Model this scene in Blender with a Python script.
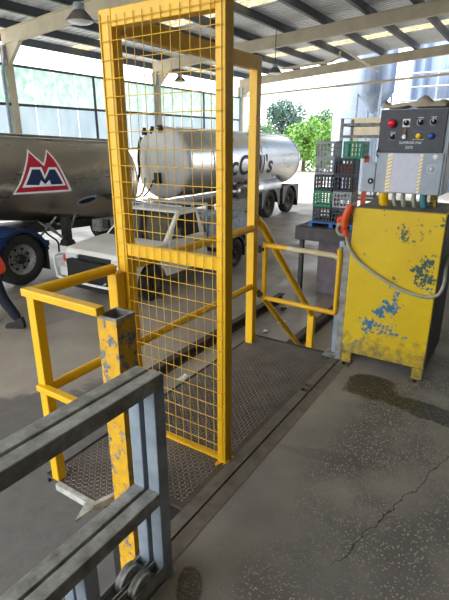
import bpy, bmesh, math, random
from mathutils import Vector, Matrix
random.seed(7)
PI = math.pi
for o in list(bpy.data.objects): bpy.data.objects.remove(o)
S = bpy.context.scene
COL = S.collection

# ------------------------------------------------------------------ camera, world, sun, exposure
YAW, PITCH = math.radians(32.96), math.radians(18.99)
f0 = Vector((math.cos(YAW), math.sin(YAW), 0)); rt = Vector((math.sin(YAW), -math.cos(YAW), 0)); up = Vector((0, 0, 1))
fw = f0*math.cos(PITCH) - up*math.sin(PITCH); cu = up*math.cos(PITCH) + f0*math.sin(PITCH)
cd = bpy.data.cameras.new('camera'); cam = bpy.data.objects.new('camera', cd); COL.objects.link(cam)
M = Matrix((rt, cu, -fw)).transposed().to_4x4(); M.translation = (-1.685, -1.712, 1.596)
cam.matrix_world = M
cd.sensor_fit = 'AUTO'; cd.sensor_width = 36; cd.lens = 462.2*36/600; cd.clip_start = .02; cd.clip_end = 600
S.camera = cam
W = bpy.data.worlds.new('world'); S.world = W; W.use_nodes = True
bg = W.node_tree.nodes['Background']; bg.inputs[0].default_value = (.91, .96, 1, 1); bg.inputs[1].default_value = 2.6
sl = bpy.data.lights.new('sun', 'SUN'); sl.energy = 4.0; sl.angle = math.radians(3); sl.color = (1, .96, .9)
so = bpy.data.objects.new('sun', sl); COL.objects.link(so)
so.rotation_euler = Vector((-.45, -.35, -1)).to_track_quat('-Z', 'Y').to_euler()
S.view_settings.view_transform = 'Standard'; S.view_settings.look = 'None'
S.view_settings.gamma = 1; S.view_settings.use_curve_mapping = False
S.view_settings.exposure = 0.95

# ------------------------------------------------------------------ materials
def lin(c):
    return tuple(((v/255)/12.92 if v/255 <= .04045 else ((v/255+.055)/1.055)**2.4) for v in c)+(1,)
MATS = {}
def newmat(name):
    m = bpy.data.materials.new(name); m.use_nodes = True
    nt = m.node_tree; b = nt.nodes['Principled BSDF']; MATS[name] = m
    return m, nt, b
def nd(nt, t, **kw):
    n = nt.nodes.new(t)
    for k, v in kw.items():
        if hasattr(n, k): setattr(n, k, v)
        else: n.inputs[k].default_value = v
    return n
def noise(nt, scale, detail=4, rough=.6, coord='Object', stretch=None):
    tc = nt.nodes.new('ShaderNodeTexCoord'); n = nd(nt, 'ShaderNodeTexNoise', Scale=scale, Detail=detail, Roughness=rough)
    if stretch:
        mp = nt.nodes.new('ShaderNodeMapping'); mp.inputs['Scale'].default_value = stretch
        nt.links.new(tc.outputs[coord], mp.inputs[0]); nt.links.new(mp.outputs[0], n.inputs['Vector'])
    else: nt.links.new(tc.outputs[coord], n.inputs['Vector'])
    return n.outputs[0]
def ramp(nt, src, a, b, ca=(0,0,0,1), cb=(1,1,1,1)):
    r = nt.nodes.new('ShaderNodeValToRGB'); e = r.color_ramp.elements
    e[0].position = a; e[1].position = b; e[0].color = ca; e[1].color = cb
    nt.links.new(src, r.inputs[0]); return r.outputs[0]
def mix(nt, fac, a, b):
    x = nt.nodes.new('ShaderNodeMix'); x.data_type = 'RGBA'
    for s, v in ((x.inputs[0], fac), (x.inputs[6], a), (x.inputs[7], b)):
        if isinstance(v, (int, float, tuple)): s.default_value = v
        else: nt.links.new(v, s)
    return x.outputs[2]
def math_(nt, op, a, b=None, c=None):
    n = nt.nodes.new('ShaderNodeMath'); n.operation = op
    for i, v in enumerate((a, b, c)):
        if v is None: continue
        if isinstance(v, (int, float)): n.inputs[i].default_value = v
        else: nt.links.new(v, n.inputs[i])
    return n.outputs[0]
def bump(nt, b, src, strength=.3, dist=.01):
    n = nd(nt, 'ShaderNodeBump', Strength=strength, Distance=dist); nt.links.new(src, n.inputs['Height']); nt.links.new(n.outputs[0], b.inputs['Normal'])
def sep(nt):
    tc = nt.nodes.new('ShaderNodeTexCoord'); s = nt.nodes.new('ShaderNodeSeparateXYZ'); nt.links.new(tc.outputs['Object'], s.inputs[0])
    return s.outputs
def mrange(nt, v, a, b, c=0, d=1, smooth=True):
    n = nt.nodes.new('ShaderNodeMapRange'); n.interpolation_type = 'SMOOTHSTEP' if smooth else 'LINEAR'
    nt.links.new(v, n.inputs[0])
    for i, x in zip((1,2,3,4), (a,b,c,d)): n.inputs[i].default_value = x
    return n.outputs[0]
def simple(name, c, c2=None, scale=6, rough=.6, metal=0, bmp=0, lo=.35, hi=.7, detail=4, stretch=None, bscale=None):
    m, nt, b = newmat(name)
    if c2:
        nz = noise(nt, scale, detail, stretch=stretch)
        nt.links.new(ramp(nt, nz, lo, hi, lin(c), lin(c2)), b.inputs['Base Color'])
    else: b.inputs['Base Color'].default_value = lin(c)
    b.inputs['Roughness'].default_value = rough; b.inputs['Metallic'].default_value = metal
    if bmp: bump(nt, b, noise(nt, bscale or scale*6, 4), bmp, .01)
    return m
simple('yellow', (232,181,0), (222,168,0), 5, .42, bmp=.04)
simple('wire_yellow', (226,184,50), (208,160,36), 9, .5)
simple('gate_white', (215,205,180), (196,176,120), 14, .55)
simple('galv', (166,178,190), (132,144,156), 9, .5, .35, bmp=.05)
simple('galv_dirty', (176,176,172), (100,98,93), 16, .7, .15, bmp=.15, lo=.3, hi=.72, detail=8)
simple('dark_steel', (70,68,66), (48,46,44), 7, .55, .5)
simple('steel_strip', (122,115,107), (92,87,80), 12, .6, .1, bmp=.1)
simple('black', (18,18,19), (28,28,28), 8, .6)
simple('rubber', (30,30,31), (42,41,40), 10, .8)
simple('gap', (12,11,10), None); simple('shade_navy', (34,36,44), (24,26,32), 8, .6)
simple('cream', (214,203,180), (196,184,160), 2, .7)
simple('purlin', (74,80,88), (62,68,76), 3, .6)
simple('roof_metal', (222,226,230), (208,213,218), 1.2, .55, .15)
simple('white_paint', (222,222,220), (205,205,203), 3, .35)
simple('ute_white', (226,225,220), (214,212,206), 2, .25)
simple('white', (235,235,235))
simple('blue_paint', (16,44,92), (12,34,74), 4, .35)
simple('logo_red', (176,22,44)); simple('logo_blue', (20,38,78)); simple('letter_blue', (24,34,62))
simple('hub_metal', (168,168,166), (120,118,114), 20, .45, .6)
simple('hub_dark', (96,78,60), (60,52,46), 20, .7, .3)
simple('mudguard_grey', (104,104,104), (84,84,84), 5, .5, .3)
simple('control_dark', (62,66,74), (52,56,63), 20, .5)
simple('control_grey', (166,176,186), (150,160,170), 14, .5)
simple('label_white', (206,208,220), (196,198,212), 30, .5)
simple('tray_top', (128,122,112), (92,86,78), 12, .8)
simple('cardboard', (182,170,150), (156,144,126), 8, .85, bmp=.1)
simple('orange', (225,84,30), (205,66,22), 10, .5); simple('hivis', (240,72,20), (228,60,14), 10, .7)
simple('trousers', (24,28,44), (16,19,32), 8, .9); simple('boot', (34,30,28), (24,22,20), 10, .7)
simple('skin', (196,150,122)); simple('hair', (52,38,28))
simple('cable_grey', (176,174,156), (150,148,132), 12, .5)
simple('red_btn', (205,20,40), None, rough=.3); simple('yel_btn', (238,190,20), None, rough=.3); simple('blu_btn', (28,70,150), None, rough=.3)
simple('brown', (120,82,52)); simple('teal', (70,130,140))
simple('crate_grey', (158,162,166), (138,142,148), 10, .6); simple('crate_dark', (46,52,62), (36,40,48), 10, .6); simple('crate_green', (8,140,98), (6,122,86), 10, .55)
simple('crate_red', (160,58,48), (120,46,44), 10, .6)
simple('pallet_blue', (48,110,176), (38,92,152), 10, .7)
simple('bench', (86,82,84), (66,62,64), 6, .8, bmp=.1); simple('bench_block', (120,108,114), (98,88,94), 5, .9, bmp=.15)
simple('paper', (214,212,206)); simple('trunk', (84,66,50), (60,48,38), 8, .9)
simple('silo', (182,194,212), (160,174,198), 1.5, .4); simple('silo_steel', (150,164,186), (120,138,168), 2, .3, .6, stretch=(4,4,.2))
simple('leaf_bright', (108,148,56), (76,122,46), 1.2, .7); simple('leaf_blue', (76,104,92), (56,84,74), 1.2, .7); simple('leaf_mid', (92,128,84), (70,106,70), 1.2, .7)
simple('rust_rail', (78,66,58), (52,44,40), 9, .85)
simple('pebble', (158,148,126), (112,106,98), 40, .8)
simple('lamp_glass', (235,238,240), None, rough=.3)
simple('headlight', (200,206,210), None, rough=.15)
simple('warning_yellow', (222,200,90), None)
m, nt, b = newmat('glass_dark'); b.inputs['Base Color'].default_value = (.012,.015,.016,1); b.inputs['Roughness'].default_value = .06
def steel(name, c, rough):
    m, nt, b = newmat(name); b.inputs['Metallic'].default_value = 1
    nt.links.new(ramp(nt, noise(nt, 1.5, 5), .3, .7, lin(c), lin(tuple(v-16 for v in c))), b.inputs['Base Color'])
    nt.links.new(ramp(nt, noise(nt, 3, 5, stretch=(.3,1,1)), .3, .7, (rough,)*3+(1,), (rough+.12,)*3+(1,)), b.inputs['Roughness'])
    bump(nt, b, noise(nt, 1.6, 3), .06, .05)
steel('stainless', (206,198,186), .24); steel('stainless_bright', (205,206,206), .25)
# translucent sheeting
def translucent(name, c1, c2, scale, stretch=None):
    m, nt, b = newmat(name); out = nt.nodes['Material Output']
    col = ramp(nt, noise(nt, scale, 6, stretch=stretch), .35, .65, lin(c1), lin(c2))
    t = nt.nodes.new('ShaderNodeBsdfTranslucent'); d = nt.nodes.new('ShaderNodeBsdfDiffuse'); x = nt.nodes.new('ShaderNodeMixShader'); x.inputs[0].default_value = .3
    nt.links.new(col, t.inputs[0]); nt.links.new(col, d.inputs[0]); nt.links.new(t.outputs[0], x.inputs[1]); nt.links.new(d.outputs[0], x.inputs[2]); nt.links.new(x.outputs[0], out.inputs[0])
translucent('pane_green', (194,221,210), (240,247,243), 5); translucent('pane_white', (214,222,226), (196,208,214), 2, (1,1,.2)); translucent('skylight', (176,164,136), (112,100,76), 8)
# old bollard paint
m, nt, b = newmat('bollard_paint')
k = ramp(nt, math_(nt, 'ADD', noise(nt, 22, 8, .75), mrange(nt, sep(nt)[0], -.5, -.44, .03, -.02)),   .455, .51)
k2 = ramp(nt, noise(nt, 60, 4), .4, .6, lin((120,126,136)), lin((92,96,104)))
y = ramp(nt, noise(nt, 25, 5), .35, .7, lin((222,170,10)), lin((200,150,20)))
nt.links.new(mix(nt, k, k2, y), b.inputs['Base Color']); b.inputs['Roughness'].default_value = .65; bump(nt, b, k, .3, .004)
# cabinet paint: yellow with flaked blue patches low down and dark chips to the right
m, nt, b = newmat('cabinet_paint')
sx, sy, sz = sep(nt)[:3]
big = noise(nt, 7, 3); fine = noise(nt, 44, 8, .75)
low = math_(nt, 'MULTIPLY', mrange(nt, sz, .75, .45), mrange(nt, sz, .12, .34))
mid = math_(nt, 'MULTIPLY', low, math_(nt, 'MULTIPLY', mrange(nt, sy, -1.26, -1.06), mrange(nt, sy, -.76, -.90)))
right = math_(nt, 'MULTIPLY', mrange(nt, sy, -.95, -1.28), mrange(nt, sz, .4, .8))
dens = math_(nt, 'ADD', math_(nt, 'MULTIPLY', mid, .085), math_(nt, 'MULTIPLY', right, .06))
v = math_(nt, 'ADD', math_(nt, 'ADD', math_(nt, 'MULTIPLY', big, .55), math_(nt, 'MULTIPLY', fine, .45)), dens)
chip = ramp(nt, v, .615, .63)
blue = mix(nt, mrange(nt, sz, .62, .72), lin((58,112,150)), lin((52,84,76)))
grime = ramp(nt, math_(nt, 'ADD', noise(nt, 16, 8, .75), mrange(nt, sz, .42, .10, -.12, .17)), .52, .76)
yel = mix(nt, grime, ramp(nt, noise(nt, 5, 4), .3, .7, lin((226,194,2)), lin((216,180,6))), lin((128,112,70)))
nt.links.new(mix(nt, chip, yel, blue), b.inputs['Base Color']); b.inputs['Roughness'].default_value = .5; bump(nt, b, chip, -.3, .004)
# dock asphalt
m, nt, b = newmat('asphalt')
sx, sy, sz = sep(nt)[:3]
base = mix(nt, ramp(nt, noise(nt, 1.6, 6), .35, .65), lin((128,125,122)), lin((158,151,142)))
tc = nt.nodes.new('ShaderNodeTexCoord')
vor = nd(nt, 'ShaderNodeTexVoronoi', Scale=105.0); nt.links.new(tc.outputs['Object'], vor.inputs['Vector'])
sc = nt.nodes.new('ShaderNodeSeparateColor'); nt.links.new(vor.outputs['Color'], sc.inputs[0])
pick = math_(nt, 'GREATER_THAN', sc.outputs[0], .66)
dot = math_(nt, 'MULTIPLY', pick, math_(nt, 'LESS_THAN', vor.outputs['Distance'], .42))
patch = ramp(nt, noise(nt, 2.2, 5), .36, .58)
edge = mrange(nt, sy, -.92, -1.12)
fac = math_(nt, 'MULTIPLY', math_(nt, 'MULTIPLY', dot, patch), edge)
c1 = mix(nt, fac, mix(nt, math_(nt, 'MULTIPLY', patch, edge), base, lin((110,107,104))), mix(nt, sc.outputs[1], lin((204,194,174)), lin((164,160,152))))
# oil stains with their own outline
def blob(cx, cy, rx, ry, rot):
    ca, sa = math.cos(rot), math.sin(rot)
    dx = math_(nt, 'ADD', sx, -cx); dy = math_(nt, 'ADD', sy, -cy)
    a_ = math_(nt, 'DIVIDE', math_(nt, 'ADD', math_(nt, 'MULTIPLY', dx, ca), math_(nt, 'MULTIPLY', dy, sa)), rx)
    b_ = math_(nt, 'DIVIDE', math_(nt, 'ADD', math_(nt, 'MULTIPLY', dx, -sa), math_(nt, 'MULTIPLY', dy, ca)), ry)
    r2 = math_(nt, 'ADD', math_(nt, 'MULTIPLY', a_, a_), math_(nt, 'MULTIPLY', b_, b_))
    return mrange(nt, math_(nt, 'ADD', r2, math_(nt, 'MULTIPLY', math_(nt, 'ADD', noise(nt, 6, 6), -.5), 2.2)), 1.15, .75)
st = math_(nt, 'MAXIMUM', blob(1.21, -1.03, .19, .17, 0), math_(nt, 'MAXIMUM', blob(1.10, -1.42, .10, .34, -.15), math_(nt, 'MULTIPLY', blob(.36, -1.08, .05, .28, .25), .22)))
st = math_(nt, 'MAXIMUM', st, math_(nt, 'MULTIPLY', blob(-.66, -.89, .09, .05, .6), .8))
c2 = mix(nt, math_(nt, 'MULTIPLY', st, .9), c1, mix(nt, dot, lin((34,31,28)), lin((120,110,88))))
# long crack
w = math_(nt, 'MULTIPLY', math_(nt, 'ADD', noise(nt, 7, 4), -.5), .12)
ln = math_(nt, 'ABSOLUTE', math_(nt, 'ADD', math_(nt, 'ADD', math_(nt, 'ADD', sy, 1.394), math_(nt, 'MULTIPLY', sx, .28)), w))
ck = math_(nt, 'MULTIPLY', math_(nt, 'LESS_THAN', ln, .003), mrange(nt, sx, -.32, -.22))
nt.links.new(mix(nt, math_(nt, 'MULTIPLY', ck, .8), c2, lin((38,36,34))), b.inputs['Base Color'])
rr = math_(nt, 'SUBTRACT', .72, math_(nt, 'MULTIPLY', st, .3)); nt.links.new(rr, b.inputs['Roughness'])
hh = math_(nt, 'ADD', math_(nt, 'MULTIPLY', noise(nt, 90, 4), .5), math_(nt, 'SUBTRACT', math_(nt, 'MULTIPLY', fac, .5), ck)); bump(nt, b, hh, .55, .006)
# yard concrete
m, nt, b = newmat('yard_concrete')
c = mix(nt, ramp(nt, noise(nt, .5, 7), .35, .65), lin((160,150,138)), lin((130,121,110)))
c = mix(nt, math_(nt, 'MULTIPLY', ramp(nt, noise(nt, 1.3, 6, stretch=(.35,1,1)), .52, .68), .75), c, lin((96,90,84)))
ys = sep(nt); dk = math_(nt, 'ADD', math_(nt, 'ADD', math_(nt, 'MULTIPLY', ys[0], .75), ys[1]), math_(nt, 'MULTIPLY', math_(nt, 'ADD', noise(nt, 2.2, 6), -.5), 1.4))
c = mix(nt, math_(nt, 'MULTIPLY', mrange(nt, dk, 3.5, 3.3), mrange(nt, ys[0], 2.6, 1.4)), c, mix(nt, noise(nt, 8, 8, .7), lin((78,76,75)), lin((122,117,112))))
nt.links.new(c, b.inputs['Base Color']); nt.links.new(ramp(nt, noise(nt, .8, 4), .4, .7, (.45,)*3+(1,), (.8,)*3+(1,)), b.inputs['Roughness']); bump(nt, b, noise(nt, 30, 5), .25, .01)
simple('outside_concrete', (172,166,157), (152,146,138), .4, .85)
# chequer plate
simple('chequer', (108,102,99), (80,75,72), 5, .48, .45, bmp=.1, detail=7)
simple('lozenge', (146,139,134), (108,102,97), 6, .4, .5)
simple('peeled_white', (196,196,190), (130,128,122), 18, .7, bmp=.15, detail=8)
simple('concrete_wall', (112,106,100), (92,87,82), 2, .9, bmp=.1)

# ------------------------------------------------------------------ mesh builder
class MB:
    def __init__(s): s.v = []; s.f = []; s.sm = []
    def add(s, vs, fs, smooth=False):
        n = len(s.v); s.v += [tuple(v) for v in vs]; s.f += [tuple(i+n for i in f) for f in fs]; s.sm += [smooth]*len(fs); return s
    def box(s, x0, x1, y0, y1, z0, z1):
        x0, x1 = sorted((x0, x1)); y0, y1 = sorted((y0, y1)); z0, z1 = sorted((z0, z1))
        return s.add([(x0,y0,z0),(x1,y0,z0),(x1,y1,z0),(x0,y1,z0),(x0,y0,z1),(x1,y0,z1),(x1,y1,z1),(x0,y1,z1)],
                     [(3,2,1,0),(4,5,6,7),(0,1,5,4),(1,2,6,5),(2,3,7,6),(3,0,4,7)])
    def bar(s, p0, p1, w, h, upv=(0,0,1)):
        p0, p1 = Vector(p0), Vector(p1); d = (p1-p0).normalized(); u = Vector(upv)
        if abs(d.dot(u)) > .98: u = Vector((1,0,0))
        a = d.cross(u).normalized()*w/2; bb = a.cross(d).normalized()*h/2
        vs = [p+i*a+j*bb for p in (p0, p1) for i, j in ((-1,-1),(1,-1),(1,1),(-1,1))]
        return s.add(vs, [(0,1,2,3),(7,6,5,4),(0,4,5,1),(1,5,6,2),(2,6,7,3),(3,7,4,0)])
    def tube(s, pts, r, n=8, caps=True):
        pts = [Vector(p) for p in pts]; rs = r if isinstance(r, (list, tuple)) else [r]*len(pts)
        vs = []; prev = None
        for i, p in enumerate(pts):
            d = ((pts[min(i+1, len(pts)-1)]-p).normalized() + (p-pts[max(i-1, 0)]).normalized()).normalized()
            if prev is None:
                a = d.cross(Vector((0,0,1)))
                if a.length < .05: a = d.cross(Vector((1,0,0)))
            else: a = prev - d*prev.dot(d)
            a.normalize(); prev = a; bb = d.cross(a)
            vs += [p+rs[i]*(math.cos(2*PI*k/n)*a+math.sin(2*PI*k/n)*bb) for k in range(n)]
        fs = [(i*n+k, i*n+(k+1) % n, (i+1)*n+(k+1) % n, (i+1)*n+k) for i in range(len(pts)-1) for k in range(n)]
        s.add(vs, fs, True)
        if caps:
            s.add(vs[:n], [tuple(range(n))[::-1]]); s.add(vs[-n:], [tuple(range(n))])
        return s
    def lathe(s, prof, o, ax, n=24, smooth=True, a0=0, a1=2*PI):
        # prof: list of (t along axis, r)
        o, ax = Vector(o), Vector(ax).normalized(); a = ax.cross(Vector((0,0,1)))
        if a.length < .05: a = Vector((1,0,0))
        a.normalize(); bb = a.cross(ax)
        full = abs(a1-a0-2*PI) < 1e-6; m = n if full else n+1
        vs = [o+ax*t+r*(math.cos(a0+(a1-a0)*k/n)*a+math.sin(a0+(a1-a0)*k/n)*bb) for t, r in prof for k in range(m)]
        fs = [(i*m+k, i*m+(k+1) % m, (i+1)*m+(k+1) % m, (i+1)*m+k) for i in range(len(prof)-1) for k in range(n)]
        return s.add(vs, fs, smooth)
    def prism(s, poly, y0, y1, fn=lambda a, y, b: (a, y, b)):
        n = len(poly); vs = [fn(a, y, b) for y in (y0, y1) for a, b in poly]
        return s.add(vs, [tuple(range(n)), tuple(range(2*n-1, n-1, -1))]+[(i, i+n, (i+1) % n+n, (i+1) % n) for i in range(n)])
    def build(s, name, mat=None, parent=None, bevel=0, wn=False):
        me = bpy.data.meshes.new(name); me.from_pydata(s.v, [], s.f); 
        bm = bmesh.new(); bm.from_mesh(me)
        for f, q in zip(bm.faces, s.sm): f.smooth = q
        bmesh.ops.recalc_face_normals(bm, faces=bm.faces); bm.to_mesh(me); bm.free()
        if mat: me.materials.append(MATS[mat])
        return link(name, me, parent, bevel)
def link(name, me, parent=None, bevel=0):
    o = bpy.data.objects.new(name, me); COL.objects.link(o)
    if parent:
        o.parent = parent; o.matrix_parent_inverse = parent.matrix_basis.inverted()
    if bevel:
        md = o.modifiers.new('bevel', 'BEVEL'); md.width = bevel; md.segments = 2; md.limit_method = 'ANGLE'
    return o
def tag(o, label, cat, group=None):
    o['label'] = label; o['category'] = cat
    if group: o['group'] = group
    return o
def thing(name, loc, label, cat, group=None):
    o = bpy.data.objects.new(name, None); COL.objects.link(o); o.location = loc; o.empty_display_size = .1
    o.matrix_basis  # keep basis current
    return tag(o, label, cat, group)
def struct(o, label=None, cat=None):
    o['kind'] = 'structure'
    if label: o['label'] = label
    if cat: o['category'] = cat
    return o
def B(name, mat, parent, *a, bevel=0): return MB().box(*a).build(name, mat, parent, bevel)
def text_mesh(body, size, offset=0):
    cu_ = bpy.data.curves.new('t', 'FONT'); cu_.body = body; cu_.size = size; cu_.offset = offset; cu_.resolution_u = 4
    o = bpy.data.objects.new('t', cu_); COL.objects.link(o); dg = bpy.context.evaluated_depsgraph_get()
    me = bpy.data.meshes.new_from_object(o.evaluated_get(dg)); bpy.data.objects.remove(o); return me

YD = -1.15   # yard level; dock level is 0
# ------------------------------------------------------------------ setting: ground, dock
fl = MB().box(-6, 5.0, -7.0, -.775, -1.4, 0).build('floor', 'asphalt'); struct(fl, 'dark worn asphalt floor of the loading dock', 'floor')
B('floor_edge_angle', 'steel_strip', fl, -6, 5.0, -.775, -.705, -1.35, .002)
yd = MB().box(-30, 22.5, -.70, 14, YD-.2, YD).build('yard_floor', 'yard_concrete'); struct(yd, 'stained grey concrete truck yard below the dock', 'floor')
og = MB().box(-60, 140, -60, 160, YD-.5, YD-.03).build('ground', 'outside_concrete'); struct(og, 'pale concrete ground outside the shed', 'ground')
wr = MB().box(-3.7, 21.4, -7.3, -7.0, YD, 6.1).build('wall_right', 'concrete_wall'); struct(wr, 'grey concrete building wall along the dock', 'wall')
wl = MB().box(-3.7, -3.4, -7.3, -.95, .0, 6.05).build('added_wall_left', 'concrete_wall'); struct(wl, 'unseen wall end added behind the viewpoint to block sky light', 'wall')  # unseen, added to keep sky light off the dock-facing sides
# ------------------------------------------------------------------ roof
def rz(y): return 4.25 + .07*(12-y)
ceil = MB()
XR0, XR1, YR0, YR1 = -4.5, 21.5, -7.2, 13.3
pitch = .23
sky_x = [-2.4, 4.45, 11.3, 18.2]
def sheet(x0, x1):
    vs = []; n = max(2, int(round((x1-x0)/pitch))); st_ = (x1-x0)/n
    xs = []
    for i in range(n):
        b_ = x0+i*st_; xs += [(b_, 0), (b_+st_*.55, 0), (b_+st_*.66, .05), (b_+st_*.88, .05)]
    xs.append((x1, 0)); m_ = len(xs)
    vs = [(x, y, rz(y)+.60+h) for y in (YR0, YR1) for x, h in xs]
    return MB().add(vs, [(i, i+1, i+1+m_, i+m_) for i in range(m_-1)])
edges = [XR0]
for x in sky_x: edges += [x-.4, x+.4]
edges.append(XR1)
ceiling = sheet(edges[0], edges[1]).build('ceiling', 'roof_metal'); struct(ceiling, 'corrugated silver shed roof seen from below', 'roof')
for i in range(1, len(edges)-1):
    if i % 2: sheet(edges[i], edges[i+1]).build('skylight_sheet', 'skylight', ceiling)
    else: sheet(edges[i], edges[i+1]).build('roof_sheet', 'roof_metal', ceiling)
y = 13.04; pm = None
while y > -7:
    z0, z1 = rz(y)+.38, rz(y)+.595
    B('purlin', 'purlin', ceiling, XR0, XR1, y-.035, y+.035, z0, z1)
    B('purlin_flange', 'purlin', ceiling, XR0, XR1, y-.035, y+.09, z0-.006, z0+.012)
    y -= 1.38
cols_x = [.8, 7.6, 14.3, 21.05]
for x in cols_x + [-4.2]:
    # tapered I-section rafter
    r_ = MB()
    for (w, a, b_) in ((.16, .36, .38), (.16, 0, .02), (.03, .02, .36)):
        vs = [(x+sx_*w/2, yy, rz(yy)+h) for yy in (-7, 12.1) for sx_ in (-1, 1) for h in (a, b_)]
        r_.add(vs, [(0,1,3,2),(4,6,7,5),(0,4,5,1),(2,3,7,6),(0,2,6,4),(1,5,7,3)])
    r_.build('rafter', 'cream', ceiling)
# ------------------------------------------------------------------ back wall
wall = MB().box(-4.4, 21.2, 11.97, 12.03, 3.71, 3.78).build('wall_back', 'purlin'); struct(wall, 'translucent sheeted wall behind the tankers', 'wall')
for z in (2.65, 1.3): B('wall_rail', 'purlin', wall, -4.4, 21.2, 11.97, 12.03, z-.04, z+.04)
for x in cols_x + [-4.2]:
    c_ = MB()
    c_.box(x-.11, x+.11, 11.86, 11.885, YD, rz(12)); c_.box(x-.11, x+.11, 12.10, 12.125, YD, rz(12)); c_.box(x-.02, x+.02, 11.885, 12.10, YD, rz(12))
    c_.build('column', 'cream', wall)
    MB().prism([(11.86, rz(12)-.55), (11.86, rz(12)), (11.2, rz(11.2)), ], x-.06, x+.06, lambda a, yy, b_: (yy, a, b_)).build('haunch', 'cream', wall)
    MB().tube([(x-.24, 11.9, YD), (x-.24, 11.9, 3.5), (x-.2, 11.8, 3.9), (x-.2, 11.8, 4.2)], .05, 8).build('downpipe', 'galv', wall)
for x in (4.2, 10.9, 17.65): B('mullion', 'purlin', wall, x-.035, x+.035, 11.96, 12.02, 1.3, 3.71)
xs = []
for a, b_ in zip([-4.2]+cols_x[:-1], cols_x):
    nn = 8 if b_-a > 5.5 else 6
    for i in range(nn): xs.append((a+(b_-a)*i/nn, a+(b_-a)*(i+1)/nn))
for a, b_ in xs:
    B('sheet_panel', 'pane_green', wall, a+.012, b_-.012, 12.035, 12.045, 2.69, 3.72)
    B('sheet_panel', 'pane_white', wall, a+.012, b_-.012, 12.035, 12.045, 1.34, 2.61)
# long conduit pipe under the roof edge
tag(MB().tube([(20.7, 11.75, 3.77), (20.7, 2, 4.17), (20.7, -6, 4.5)], .05, 8).build('conduit_pipe', 'cream'), 'long thin cream pipe strung below the far roof edge', 'pipe')
pl = thing('pipe_run', (19, 5, 4.3), 'short bent cream pipe hanging under the far rafter', 'pipe')
MB().tube([(18.0, 8.1, 4.5), (18.0, 5.9, 4.62), (18.0, 5.6, 4.75), (18.0, 5.6, 4.95)], .05, 8).build('bent_pipe', 'cream', pl)
MB().tube([(17.0, 5.3, 4.95), (21.0, 4.9, 4.5)], .045, 8).build('straight_pipe', 'cream', pl)

# ------------------------------------------------------------------ pendant lamps
def lamp(p, r, drop, label):
    x, y, z = p
    t = thing('pendant_lamp', p, label, 'lamp', 'high bay lamps under the roof')
    MB().lathe([(-.01, r), (0, r*1.02), (.015*r/.25, r*1.0), (.10*r/.25, r*.72), (.17*r/.25, r*.46), (.175*r/.25, .02)], p, (0,0,1), 28).build('shade', 'mudguard_grey', t)
    MB().lathe([(-.055*r/.25, .01), (-.05*r/.25, r*.4), (-.03*r/.25, r*.75), (-.005, r*.96)], p, (0,0,1), 28).build('lens', 'lamp_glass', t)
    h = .175*r/.25
    MB().lathe([(h-.01, .0), (h-.01, r*.42), (h+.12*r/.25, r*.40), (h+.13*r/.25, 0)], p, (0,0,1), 16).build('ballast_box', 'galv', t)
    MB().tube([(x, y, z+h+.12*r/.25), (x, y, rz(y)+.62)], .014, 6).build('hanger_rod', 'dark_steel', t)
lamp((5.03, 5.81, 3.68), .25, rz(5.81)+.39-3.68-.31, 'grey high bay lamp nearest, left of the yellow cage')
lamp((12.25, 9.16, 3.55), .2, rz(9.16)+.39-3.55-.25, 'small far lamp seen through the upper mesh')
lamp((14.11, 6.45, 3.82), .24, rz(6.45)+.39-3.82-.3, 'grey lamp right of the yellow cage top')

# ------------------------------------------------------------------ lift platform
plat = thing('lift_platform', (.45, -.3, 0), 'chequer plate steel platform beside the dock edge', 'platform')
poly = [(-.56, .09), (-.56, -.275), (-.37, -.335), (-.37, -.628), (1.56, -.628), (1.56, .09)]
MB().prism(poly, -.012, 0, lambda a, z, b_: (a, b_, z)).build('checker_plate', 'chequer', plat)
lo = MB(); p_ = .0205
def inside(x, y):
    return -.55 < x < 1.545 and -.615 < y < .078 and not (x < -.355 and y < -.325) and not (x < -.34 and y < -.27 and (y < -.285-.05*(x+.575)/.205+.02))
for i in range(-30, 78):
    for j in range(-32, 6):
        x, y = i*p_, j*p_
        if not inside(x, y): continue
        a = PI/4 if (i+j) % 2 else -PI/4; ca, sa = math.cos(a), math.sin(a)
        L_, w_ = .0105, .0038
        q = [(L_,0),(L_*.5,w_),(-L_*.5,w_),(-L_,0),(-L_*.5,-w_),(L_*.5,-w_)]
        t_ = [(L_*.55,0),(-L_*.55,0)]
        vs = [(x+u*ca-v_*sa, y+u*sa+v_*ca, .0002) for u, v_ in q]+[(x+u*ca-v_*sa, y+u*sa+v_*ca, .0030) for u, v_ in t_]
        lo.add(vs, [(0,1,6),(1,2,7,6),(2,3,7),(3,4,7),(4,5,6,7),(5,0,6)])
o = lo.build('tread_pattern', 'lozenge', plat); o['kind'] = 'stuff'
B('side_channel', 'dark_steel', plat, -.555, 1.56, .085, .095, -.05, .004)
B('end_channel', 'peeled_white', plat, -.584, -.558, -.275, -.01, -.03, .004)
B('end_channel', 'dark_steel', plat, 1.555, 1.575, -.628, .09, -.16, .004)
MB().prism([(-.584, -.276), (-.37, -.345), (-.37, -.325), (-.56, -.26)], -.03, .006, lambda a, z, b_: (a, b_, z)).build('corner_channel', 'peeled_white', plat)
MB().prism([(-.585, -.225), (-.585, -.282), (-.685, -.27)], -.012, .0, lambda a, z, b_: (a, b_, z)).build('corner_gusset', 'peeled_white', plat)
B('under_frame', 'dark_steel', plat, -.35, 1.5, -.6, .06, -.3, -.014)
for sx_ in (-.2, 1.35):
    for sy_ in (-.55, .0): B('leg', 'dark_steel', plat, sx_, sx_+.1, sy_, sy_+.08, YD, -.3)
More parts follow.
